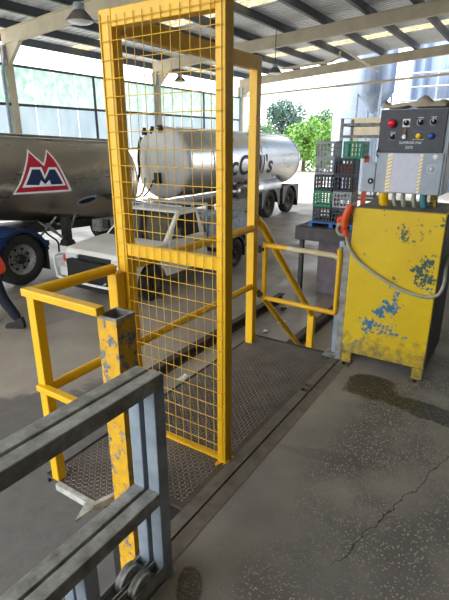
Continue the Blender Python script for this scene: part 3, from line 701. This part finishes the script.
for x_ in (7.75, 9.05):
    wheel(t1, x_, 6.48+.16, YD+.5, .5, .30, 'hub_metal'); wheel(t1, x_, 8.55, YD+.5, .5, .30, 'hub_metal', 1)
    MB().tube([(x_, 6.6, YD+.5), (x_, 8.6, YD+.5)], .07, 10).build('axle', 'dark_steel', t1)
B('rear_frame', 'dark_steel', t1, 7.3, 9.6, 7.05, 8.1, -.36, -.2)
# prime mover rear
pmv = thing('prime_mover', (3.0, 7.7, YD), 'blue mudguarded rear of the truck under the emblem tanker', 'truck')
for x_ in (3.62, 2.28):
    wheel(pmv, x_, 6.46+.17, YD+.525, .525, .32, 'hub_metal', -1, 'black'); wheel(pmv, x_, 8.75, YD+.525, .525, .32, 'hub_metal', 1, 'black')
    MB().tube([(x_, 6.6, YD+.525), (x_, 8.8, YD+.525)], .09, 10).build('axle', 'dark_steel', pmv)
    guard(pmv, 'mudguard', 'blue_paint', x_, 6.43, 7.05, YD+.525, .575, .18, PI-.05); guard(pmv, 'mudguard', 'blue_paint', x_, 8.35, 8.95, YD+.525, .575, .18, PI-.05)
B('mudguard_panel', 'blue_paint', pmv, 2.6, 3.3, 6.44, 7.04, -.30, -.12)
B('mudflap', 'rubber', pmv, 4.19, 4.21, 6.46, 7.02, -.95, -.50)
for yy in (7.25, 8.05): B('chassis_rail', 'dark_steel', pmv, -1.5, 4.3, yy, yy+.09, -.62, -.36)
B('fifth_wheel', 'dark_steel', pmv, 2.4, 3.5, 7.2, 8.2, -.36, -.26)
B('tail_lamp_bar', 'dark_steel', pmv, 4.3, 4.36, 6.6, 8.8, -.48, -.38)

# rear tanker
t2 = thing('tanker_trailer', (12.5, 7.2, YD), 'far stainless tank trailer with blue lettering on its side', 'tanker trailer')
b2 = Barrel((8.85, 7.2, 1.005), .975, (16.1, 7.2, .89), .925)
MB().lathe([(0, b2.r0), (b2.L, b2.r1)]+[(b2.L+x, r) for x, r in dome(b2.r1, .62)][1:], b2.p0, b2.ax, 64).build('barrel', 'stainless_bright', t2)
fd = MB().lathe([(0, b2.r0+.012), (.05, b2.r0+.014), (.06, b2.r0+.002)], b2.p0, b2.ax, 64).lathe([(-x, r) for x, r in dome(b2.r0+.01, .22)], b2.p0, b2.ax, 64).build('front_dome', 'white_paint', t2)
MB().tube(smooth([(8.6, 7.75, 1.70), (8.55, 7.80, 1.5), (8.52, 7.82, 1.1), (8.50, 7.80, .75), (8.45, 7.9, .35), (8.4, 8.0, .1)]), .035, 8).build('black_hose', 'black', fd)
MB().tube(smooth([(8.5, 7.6, .6), (8.45, 7.62, .3), (8.35, 7.7, .1), (8.3, 7.9, .05)]), .025, 8).build('air_line', 'cable_grey', fd)
B('hose_bracket', 'dark_steel', fd, 8.52, 8.64, 7.10, 7.28, .45, .75)
MB().tube(smooth([(8.52, 7.3, .55), (8.4, 7.35, .3), (8.3, 7.5, .1)]), .02, 8).build('air_line', 'black', fd)
vl = MB()
for x_, y_ in ((8.75, 7.75), (8.8, 7.5), (8.85, 7.3), (8.75, 7.15)): vl.lathe([(0,.08),(.12,.08),(.14,.05),(.2,.05),(.2,0)], (x_, y_, 1.70+.12*(1-abs(y_-7.2))), (0,0,1), 12)
vl.build('valve_cluster', 'dark_steel', t2)
for t in (1.2, 4.2, b2.L): r = b2.rad(t); MB().lathe([(t-.03, r), (t-.02, r+.014), (t+.02, r+.014), (t+.03, r)], b2.p0, b2.ax, 64).build('weld_band', 'stainless_bright', t2)
wk = MB()
for s_ in (-.3, .3): wk.tube([b2.p0+b2.ax*t+b2.v*(b2.rad(t)*.95+.03)+b2.h*s_ for t in (.3, 3, 6, b2.L)], .025, 8)
wk.build('walkway_rail', 'stainless_bright', t2)
me = text_mesh("McColl's", .86, .018)
mx = max(v.co.x for v in me.vertices); mn = min(v.co.x for v in me.vertices)
x_c, x_e = 10.2-8.85, 13.83-8.85
me.transform(Matrix.Translation((x_c, -.40, 0)) @ Matrix.Diagonal(((x_e-x_c)/(mx-mn), 1.0, 1, 1)) @ Matrix.Translation((-mn, 0, 0)))
b2.decal('lettering', 'letter_blue', t2, me, .006)
lt = b2
MB().lathe([(0,.0),(0,.26),(2.9,.26),(2.9,.2),(3.0,.2),(3.0,0)], (11.9, 6.62, -.02), (1,0,0), 24).build('hose_tube', 'stainless_bright', t2)
MB().bar((9.2, 7.2, -.22), (16.6, 7.2, -.22), .9, .2).build('chassis', 'dark_steel', t2)
for i_, x_ in enumerate((13.98, 15.68)):
    wheel(t2, x_, 6.42+.16, YD+.51, .51, .30, 'hub_dark'); wheel(t2, x_, 8.0, YD+.51, .51, .30, 'hub_dark', 1)
    MB().tube([(x_, 6.5, YD+.51), (x_, 8.0, YD+.51)], .08, 10).build('axle', 'dark_steel', t2)
    guard(t2, 'mudguard', 'mudguard_grey', x_, 6.38, 7.0, YD+.51, .585, .0, PI); guard(t2, 'mudguard', 'mudguard_grey', x_, 7.65, 8.2, YD+.51, .585, .0, PI)
    q = [(x_+math.cos(a*PI/14)*.60, YD+.51+math.sin(a*PI/14)*.60) for a in range(15)]
    MB().prism([(x_+.72, YD+.42), (x_+.72, YD+1.1), (x_-.72, YD+1.1), (x_-.72, YD+.42), (x_-.60, YD+.42)]+q[::-1]+[(x_+.60, YD+.42)], 6.37, 6.385).build('wheel_arch_panel', 'mudguard_grey', t2)
B('mudflap', 'rubber', t2, 16.42, 16.44, 6.4, 6.95, -.95, -.4)
B('valve_box', 'galv_dirty', t2, 11.5, 12.6, 6.6, 7.0, -.75, -.2)
for x_ in (10.6, 12.9): B('support_leg', 'dark_steel', t2, x_, x_+.15, 6.75, 6.9, -.95, -.2)

# ------------------------------------------------------------------ ute (single cab with tray)
ut = thing('pickup_truck', (5.5, 4.45, YD), 'white single cab pickup truck with flat tray parked behind the mesh', 'pickup')
UX, UY0, UY1 = 3.35, 3.68, 5.32
def P(u, h): return (UX+u, YD+h)
def arch(cx, r, h0, n=10): 
    a0 = math.asin(max(-1, min(1, (h0-.33)/r))); return [(cx-r*math.cos(a0+(PI-2*a0)*k/n)*1, .33+r*math.sin(a0+(PI-2*a0)*k/n)) for k in range(n+1)]
ar = arch(.94, .40, .36)[::-1]
prof = [(.36, .42), (.34, .60), (.36, .80), (.42, .89), (.8, .955), (1.35, 1.0), (2.60, 1.0), (2.64, .96), (2.64, .36)]+ar+[(.46, .38)]
bd_ = MB().prism([P(*p) for p in prof], UY0, UY1).build('body', 'ute_white', ut, .03)
B('underbody', 'gap', ut, UX+.2, UX+2.5, UY0+.25, UY1-.25, YD+.25, YD+.75)
# greenhouse
def gh(u, h, y): return (UX+u, y, YD+h)
bot = [gh(1.36, .98, UY0+.03), gh(2.60, .98, UY0+.03), gh(2.60, .98, UY1-.03), gh(1.36, .98, UY1-.03)]
top = [gh(1.93, 1.48, UY0+.17), gh(2.54, 1.48, UY0+.17), gh(2.54, 1.48, UY1-.17), gh(1.93, 1.48, UY1-.17)]
MB().add(bot+top, [(3,2,1,0),(4,5,6,7),(0,1,5,4),(1,2,6,5),(2,3,7,6),(3,0,4,7)]).build('cab', 'ute_white', ut, .03)
def quad_on(a, b_, c_, d_, ins, off, name, mat, parent, shape=None):
    a, b_, c_, d_ = map(Vector, (a, b_, c_, d_)); n_ = (b_-a).cross(d_-a).normalized()
    def bl_(u, v): return a*(1-u)*(1-v)+b_*u*(1-v)+c_*u*v+d_*(1-u)*v
    pts = [bl_(u, v) for u, v in (shape or [(ins[0],ins[2]),(1-ins[1],ins[2]),(1-ins[1],1-ins[3]),(ins[0],1-ins[3])])]
    k = len(pts); vs = [p+n_*off for p in pts]+[p-n_*.01 for p in pts]
    return MB().add(vs, [tuple(range(k)), tuple(range(2*k-1, k-1, -1))]+[(i, (i+1) % k, (i+1) % k+k, i+k) for i in range(k)]).build(name, mat, parent)
quad_on(bot[3], bot[0], top[0], top[3], (.05,.05,.04,.08), .008, 'windscreen', 'glass_dark', ut)
quad_on(bot[0], bot[1], top[1], top[0], 0, .008, 'side_window', 'glass_dark', ut, [(.12,.08),(.84,.08),(.84,.86),(.14,.86),(.08,.6)])
quad_on(bot[2], bot[3], top[3], top[2], 0, .008, 'side_window', 'glass_dark', ut, [(.16,.08),(.88,.08),(.92,.6),(.86,.86),(.16,.86)])
quad_on(bot[1], bot[2], top[2], top[1], (.08,.08,.1,.12), .008, 'rear_window', 'glass_dark', ut)
for k in (-.35, .3): MB().tube([gh(1.385, 1.02, 4.5+k), gh(1.52, 1.14, 4.5+k+.35)], .012, 6).build('wiper', 'black', ut)
# roof racks
for u in (2.02, 2.42):
    rr_ = MB().tube([gh(u, 1.56, UY0+.15), gh(u, 1.56, UY1-.15)], .022, 8).tube([gh(u, 1.48, UY0+.22), gh(u, 1.56, UY0+.22)], .018, 6).tube([gh(u, 1.48, UY1-.22), gh(u, 1.56, UY1-.22)], .018, 6).build('roof_bar', 'galv', ut)
# door, front, trims
dr = MB().prism([P(1.46, .50), P(2.50, .50), P(2.50, .98), P(1.42, .98)], UY0-.006, UY0+.01).build('door', 'ute_white', ut, .004)
B('handle', 'black', dr, UX+2.18, UX+2.34, UY0-.022, UY0-.005, YD+.86, YD+.89)
FX = UX+.36
B('side_light', 'orange', ut, UX+1.22, UX+1.30, UY0-.008, UY0+.0, YD+.74, YD+.78)
B('grille', 'black', ut, FX-.03, FX+.02, UY0+.42, UY1-.42, YD+.62, YD+.82)
for s_ in (0, 1):
    y_ = UY0+.08 if s_ == 0 else UY1-.38
    B('headlight', 'headlight', ut, FX-.03, FX+.02, y_, y_+.30, YD+.63, YD+.81)
    B('indicator', 'orange', ut, FX-.03, FX+.03, UY0+.005 if s_ == 0 else UY1-.07, UY0+.07 if s_ == 0 else UY1-.005, YD+.65, YD+.79)
    mr = MB().box(UX+1.52, UX+1.60, UY0-.20 if s_ == 0 else UY1+.03, UY0-.03 if s_ == 0 else UY1+.20, YD+1.06, YD+1.24).build('mirror', 'black', ut, .015)
    MB().tube([(UX+1.56, UY0+.02 if s_ == 0 else UY1-.02, YD+1.05), (UX+1.56, UY0-.06 if s_ == 0 else UY1+.06, YD+1.1)], .015, 6).build('mirror_arm', 'black', mr)
B('bumper', 'ute_white', ut, FX-.12, FX+.02, UY0-.01, UY1+.01, YD+.40, YD+.57, bevel=.02)
B('air_intake', 'black', ut, FX-.13, FX-.11, UY0+.35, UY1-.35, YD+.43, YD+.53)
B('number_plate', 'yel_btn', ut, FX-.155, FX-.135, 4.32, 4.68, YD+.46, YD+.57)
bb_ = MB(); xq = FX-.24
bb_.tube(smooth([(FX+.0, UY1-.02, YD+.78), (xq+.04, UY1-.02, YD+.80), (xq, UY1-.03, YD+.72), (xq, UY1-.06, YD+.50), (xq, UY1-.2, YD+.40), (xq, UY0+.2, YD+.40), (xq, UY0+.06, YD+.50), (xq, UY0+.03, YD+.72), (xq+.04, UY0+.02, YD+.80), (FX+.0, UY0+.02, YD+.78)], 5), .025, 8)
bb_.build('bull_bar', 'white_paint', ut)
for yy in (4.1, 4.9): MB().tube([(xq, yy, YD+.40), (FX-.05, yy, YD+.46)], .02, 8).build('bull_bar_stay', 'white_paint', ut)
for u, s_ in ((.94, -1), (3.76, -1)):
    wheel(ut, UX+u, UY0+.10, YD+.33, .33, .2, 'hub_dark', -1, 'black', 28); wheel(ut, UX+u, UY1-.10, YD+.33, .33, .2, 'hub_dark', 1, 'black', 28)
    MB().tube([(UX+u, UY0+.1, YD+.33), (UX+u, UY1-.1, YD+.33)], .05, 8).build('axle', 'dark_steel', ut)
for yy in (4.05, 4.85): B('chassis_rail', 'dark_steel', ut, UX+2.3, UX+4.4, yy, yy+.08, YD+.55, YD+.70)
tr = B('tray_deck', 'galv', ut, UX+2.66, UX+4.5, UY0-.03, UY1+.03, YD+.84, YD+.90)
B('drop_side', 'galv', tr, UX+2.66, UX+4.5, UY0-.05, UY0-.025, YD+.80, YD+1.13); B('drop_side', 'galv', tr, UX+2.66, UX+4.5, UY1+.025, UY1+.05, YD+.80, YD+1.13); B('tail_board', 'galv', tr, UX+4.48, UX+4.505, UY0-.02, UY1+.02, YD+.80, YD+1.13)
hb = MB()
for z_ in (1.15, 1.35, 1.55): hb.tube([(UX+2.69, UY0+.05, YD+z_), (UX+2.69, UY1-.05, YD+z_)], .02, 8)
for yy in (UY0+.05, 4.5, UY1-.05): hb.tube([(UX+2.69, yy, YD+.9), (UX+2.69, yy, YD+1.57)], .02, 8)
hb.build('headboard', 'galv', tr)
guard(ut, 'rear_mudguard', 'black', UX+3.76, UY0+.0, UY0+.22, YD+.33, .40, .2, PI-.2, 14)
B('mudflap', 'rubber', ut, UX+4.15, UX+4.16, UY0, UY0+.22, YD+.2, YD+.7)
tag(B('tool_box', 'control_grey', None, UX+2.8, UX+3.5, 3.95, 4.9, YD+.901, YD+1.25, bevel=.01), 'grey tool box sitting in the pickup tray', 'tool box')

# ------------------------------------------------------------------ person walking out of frame at the left
pd = Vector((-.545, .839, 0)); ps = Vector((.839, .545, 0))   # walking direction, side
hip = Vector((2.085, 4.885, YD+.93))
person = thing('person', (2.05, 4.9, YD), 'person in orange hi-vis vest and dark trousers walking left', 'person')
def skin(name, verts, edges_, radii, mat, parent, root=0, lv=2):
    me = bpy.data.meshes.new(name); me.from_pydata([tuple(v) for v in verts], edges_, []); me.materials.append(MATS[mat])
    o = link(name, me, parent); md = o.modifiers.new('skin', 'SKIN')
    for i, r in enumerate(radii):
        r = r if isinstance(r, tuple) else (r, r); me.skin_vertices[0].data[i].radius = r; me.skin_vertices[0].data[i].use_root = (i == root)
    md.use_smooth_shade = True; s_ = o.modifiers.new('sub', 'SUBSURF'); s_.levels = lv; s_.render_levels = lv; return o
def at(f, s, h): return Vector((hip.x, hip.y, YD)) + pd*f + ps*s + Vector((0,0,h))
V_ = [at(0,0,.95), at(.07,0,1.12), at(.15,0,1.30), at(.20,0,1.45), at(.24,0,1.53), at(.28,0,1.60),
      at(0,.09,.90), at(.10,.10,.50), at(.22,.10,.10), at(0,-.09,.90), at(-.10,-.10,.50), at(-.31,-.10,.13),
      at(.19,.19,1.42), at(.08,.27,1.16), at(.20,.25,.95), at(.19,-.19,1.42), at(.26,-.27,1.15), at(.42,-.22,1.02)]
E_ = [(0,1),(1,2),(2,3),(3,4),(4,5),(0,6),(6,7),(7,8),(0,9),(9,10),(10,11),(3,12),(12,13),(13,14),(3,15),(15,16),(16,17)]
Rr = [.13,.125,.14,.10,.055,.055,.11,.088,.075,.11,.088,.075,.065,.05,.036,.065,.05,.036]
skin('body', V_, E_, Rr, 'trousers', person)
skin('vest', [at(-.015,0,.80), at(.0,0,.95), at(.07,0,1.12), at(.15,0,1.30), at(.19,0,1.43)], [(0,1),(1,2),(2,3),(3,4)], [.19,.18,.165,.175,.12], 'hivis', person)
hd = MB()
hp = at(.31, 0, 1.70)
for k in range(1):
    n1, n2 = 14, 18; vs = []
    for i in range(n1+1):
        th = PI*i/n1
        for j in range(n2):
            ph = 2*PI*j/n2; rr_ = math.sin(th); jaw = 1-.22*max(0, -math.cos(th)); 
            vs.append(hp+pd*(.098*rr_*math.cos(ph)*jaw+.01)+ps*(.076*rr_*math.sin(ph)*jaw)+Vector((0,0,.118*math.cos(th))))
    hd.add(vs, [(i*n2+j, i*n2+(j+1) % n2, (i+1)*n2+(j+1) % n2, (i+1)*n2+j) for i in range(n1) for j in range(n2)], True)
head = hd.build('head', 'skin', person)
MB().lathe([(0,.02),(.02,.012),(.035,.0)], hp+pd*.09+Vector((0,0,-.012)), pd, 8).build('nose', 'skin', head)
for s_ in (-1, 1):
    MB().lathe([(0,.012),(.006,.008),(.008,0)], hp+pd*.092+ps*(.032*s_)+Vector((0,0,.012)), pd, 10).build('eye', 'gap', head)
    MB().lathe([(-.006,.03),(.008,.028),(.012,.0)], hp+ps*(.076*s_), ps*s_, 10).build('ear', 'skin', head)
MB().bar(hp+pd*.094-ps*.022+Vector((0,0,-.055)), hp+pd*.094+ps*.022+Vector((0,0,-.055)), .008, .006).build('mouth', 'logo_red', head)
MB().lathe([(.0,.103),(.05,.098),(.095,.07),(.125,.0)], hp-pd*.012+Vector((0,0,.015)), (0,0,1), 20).build('hair', 'hair', head)
for wr_, el in ((V_[14], V_[13]), (V_[17], V_[16])):
    d_ = (wr_-el).normalized(); s2 = ps - d_*ps.dot(d_); s2.normalize(); n2_ = d_.cross(s2)
    vs = [wr_, wr_+d_*.05, wr_+d_*.09]; es = [(0,1),(1,2)]; rs = [.028, (.036,.02), (.036,.018)]
    for k, (off, ln_) in enumerate(((-.03,.075),(-.01,.09),(.01,.085),(.03,.065))):
        b0 = len(vs); base = wr_+d_*.085+s2*off; vs += [base, base+d_*ln_*.5, base+d_*ln_*.8-n2_*.025]; es += [(2,b0),(b0,b0+1),(b0+1,b0+2)]; rs += [.010,.009,.008]
    b0 = len(vs); vs += [wr_+d_*.05-s2*.045, wr_+d_*.085-s2*.06-n2_*.012]; es += [(1,b0),(b0,b0+1)]; rs += [.011,.009]
    skin('hand', vs, es, rs, 'skin', person, 0, 1)
def boot(foot, ang, name='shoe'):
    m_ = MB(); d_ = (pd*math.cos(ang)+Vector((0,0,math.sin(ang)))); u_ = (Vector((0,0,1))*math.cos(ang)-pd*math.sin(ang))
    pr_ = [(-.09,.0),(.20,.0),(.215,.03),(.19,.065),(.10,.085),(.04,.11),(.035,.17),(-.07,.17),(-.095,.06)]
    n = len(pr_); vs = [foot+d_*a+u_*b_+ps*s_*(.046 if b_ > .02 else .05)*(1-.25*max(0, (a-.12)/.1)) for s_ in (-1, 1) for a, b_ in pr_]
    m_.add(vs, [tuple(range(n)), tuple(range(2*n-1, n-1, -1))]+[(i, i+n, (i+1) % n+n, (i+1) % n) for i in range(n)])
    return m_.build(name, 'boot', person, .012)
boot(at(-.30,-.10,.0), 0); boot(at(.22,.10,.0), 0)

# ------------------------------------------------------------------ ground rails and litter in the yard
for y_, a, b_, l_ in ((1.76, 1.7, 5.6, 'rusty steel guide rail on the yard, nearer the pickup'), (.70, 1.75, 5.6, 'rusty steel guide rail on the yard, nearer the dock')):
    g_ = MB().box(a, b_, y_-.07, y_+.07, YD, YD+.015).box(a, b_, y_-.008, y_+.008, YD+.015, YD+.11).box(a, b_, y_-.05, y_+.05, YD+.11, YD+.13)
    tag(g_.build('guide_rail', 'rust_rail'), l_, 'rail', 'guide rails on the yard floor')
def scrap(x, y, s, label, mat='paper'):
    m_ = MB(); n = 4; rr_ = random.Random(x*10)
    vs = [(x+s*(i/n-.5)+rr_.uniform(-.01,.01), y+s*.55*(j/n-.5)+rr_.uniform(-.01,.01), YD+.006+rr_.uniform(0,.18*s)+dz) for dz in (0, .002) for i in range(n+1) for j in range(n+1)]
    N_ = (n+1)**2; fs = []
    for i in range(n):
        for j in range(n):
            a = i*(n+1)+j; q = (a, a+1, a+n+2, a+n+1); fs += [q, tuple(k+N_ for k in q[::-1])]
    tag(m_.add(vs, fs).build('paper_scrap', mat), label, 'litter', 'litter on the yard floor')
scrap(2.256, 1.433, .16, 'white paper scrap lying behind the mesh near the rail')
scrap(4.55, 1.25, .13, 'crumpled pale scrap on the yard behind the swing gate')
scrap(5.1, 1.5, .16, 'dark crumpled scrap on the yard behind the swing gate', 'black')
scrap(4.1, 1.3, .10, 'small pale scrap beside the guide rail behind the swing gate')

# loose gravel on the dock
gr = MB(); rnd = random.Random(3)
def stone(x, y, s):
    a = rnd.uniform(0, 6.28); k = [s*rnd.uniform(.7, 1.3) for _ in range(3)]
    vs = [(x+k[0]*math.cos(a+i*PI/2), y+k[1]*math.sin(a+i*PI/2), .001+s*.3) for i in range(4)]+[(x, y, k[2]), (x, y, -s*.3)]
    gr.add(vs, [(0,1,4),(1,2,4),(2,3,4),(3,0,4),(1,0,5),(2,1,5),(3,2,5),(0,3,5)])
for _ in range(1300):
    c_ = rnd.choice([(1.15,-1.05,.13,.12),(1.08,-1.4,.08,.3),(.36,-1.08,.07,.24),(.1,-1.5,.28,.2),(.1,-1.5,.35,.25),(-.25,-1.15,.3,.12),(-.3,-1.05,.3,.14),(-.66,-.89,.05,.03)])
    x, y = rnd.gauss(c_[0], c_[2]), rnd.gauss(c_[1], c_[3])
    if y < -.80 and x < 1.4 and not (x < -.6 and y > -.84): stone(x, y, rnd.uniform(.0014, .0040))
o = gr.build('loose_gravel', 'pebble'); tag(o, 'loose pale gravel scattered over the dock asphalt', 'gravel'); o['kind'] = 'stuff'

# ------------------------------------------------------------------ outside: silos and trees
def silo(x, y, r, h, label, mat='silo', cone=1.5):
    t = thing('silo', (x, y, YD), label, 'silo', 'silos outside the shed')
    MB().lathe([(0, r), (h, r)], (x, y, YD), (0,0,1), 48).build('shell', mat, t)
    MB().lathe([(h, r*1.01), (h+cone*.3, r*.6), (h+cone*.45, .01)], (x, y, YD), (0,0,1), 48).build('roof_cone', mat, t)
    for z in (1.0, 4.0, 7.0): MB().lathe([(z-.04, r), (z-.03, r+.02), (z+.03, r+.02), (z+.04, r)], (x, y, YD), (0,0,1), 48).build('band', mat, t)
    for a in (-2.2, -2.08): MB().tube([(x+(r+.08)*math.cos(a), y+(r+.08)*math.sin(a), YD), (x+(r+.08)*math.cos(a), y+(r+.08)*math.sin(a), YD+h)], .03, 6).build('ladder_stile', 'galv', t)
silo(27.5, 7.75, 1.45, 12, 'leftmost white silo, edging the trees')
silo(28.5, 3.6, 1.6, 13, 'white silo in the middle, above the crates', 'silo_steel')
silo(27.0, .3, 1.4, 12, 'third white silo, behind the control box')
silo(31, -3.2, 1.6, 13, 'rightmost white silo at the picture edge', 'silo_steel')
hop = thing('hopper', (24.6, 6.0, YD), 'grey hopper with conical bottom in front of the silos', 'hopper')
MB().lathe([(4.1, .02), (4.2, .25), (5.1, .95), (8.5, .95)], (24.6, 6.0, YD), (0,0,1), 40).build('vessel', 'silo_steel', hop)
for a in range(4):
    x_, y_ = 24.6+.9*math.cos(a*PI/2+.6), 6.0+.9*math.sin(a*PI/2+.6); MB().tube([(x_, y_, YD), (x_, y_, YD+5.4)], .06, 8).build('leg', 'galv', hop)
gy = thing('gantry', (23.5, 4, YD), 'cream steel gantry beam crossing behind the crates', 'gantry')
B('beam', 'cream', gy, 23.2, 23.5, -2.0, 6.6, 1.9, 2.7)
for y_ in (6.4, 2.5, -1.8): B('post', 'cream', gy, 23.22, 23.48, y_-.13, y_+.13, YD, 1.9)
for z_ in (3.4, 4.0, 4.6): MB().tube([(23.35, -2, z_), (23.35, 4.6, z_)], .04, 8).build('handrail', 'white_paint', gy)
for y_ in (-2, -.4, 1.2, 2.8, 4.6): MB().tube([(23.35, y_, 2.7), (23.35, y_, 4.6)], .04, 8).build('stanchion', 'white_paint', gy)
def tree(x, y, h, r, mat, label, seed):
    rn = random.Random(seed); t = thing('tree', (x, y, YD), label, 'tree', 'trees beyond the shed')
    tk = MB(); tk.tube([(x, y, YD), (x+.1, y, YD+h*.3), (x, y+.1, YD+h*.6)], [.22, .16, .08], 8)
    for k in range(5): a = k*1.3; tk.tube([(x, y, YD+h*(.25+.06*k)), (x+r*.55*math.cos(a), y+r*.55*math.sin(a), YD+h*(.5+.06*k))], [.09, .03], 6)
    tk.build('trunk', 'trunk', t)
    f_ = MB(); blobs = [(rn.uniform(-.55,.55)*r, rn.uniform(-.55,.55)*r, h*rn.uniform(.18,.86), r*rn.uniform(.3,.5)) for _ in range(14)]+[(0,0,h*.6,r*.6)]
    for bx_, by_, bz_, br_ in blobs:
        for _ in range(230):
            v = Vector((rn.gauss(0,1), rn.gauss(0,1), rn.gauss(0,1))).normalized()*br_*rn.uniform(.75, 1.08); p = Vector((x+bx_, y+by_, YD+bz_))+v
            a = Vector((rn.gauss(0,1), rn.gauss(0,1), rn.gauss(0,1))).normalized(); c_ = a.cross(v).normalized(); s_ = r*rn.uniform(.045, .085)
            f_.add([p-a*s_, p+c_*s_*.6, p+a*s_, p-c_*s_*.6], [(0,1,2,3)])
    o = f_.build('foliage', mat, t); o['kind'] = 'stuff'
tree(50, 23.0, 7.4, 3.0, 'leaf_blue', 'tall blue green tree left, beyond the far tanker', 1)
tree(56, 20.5, 7.6, 3.0, 'leaf_mid', 'green tree against the sky beside the leftmost silo', 2)
tree(41, 17.0, 4.6, 2.6, 'leaf_bright', 'bright yellow green tree in the middle of the row', 3)
tree(36.5, 12.6, 4.2, 2.2, 'leaf_bright', 'bright low tree touching the leftmost silo', 4)
tree(46, 24.5, 4.6, 2.6, 'leaf_mid', 'low green tree left, just right of the yellow far post', 5)
tree(44, 29.5, 5.2, 2.8, 'leaf_blue', 'dusky green tree hidden behind the yellow far post', 6)
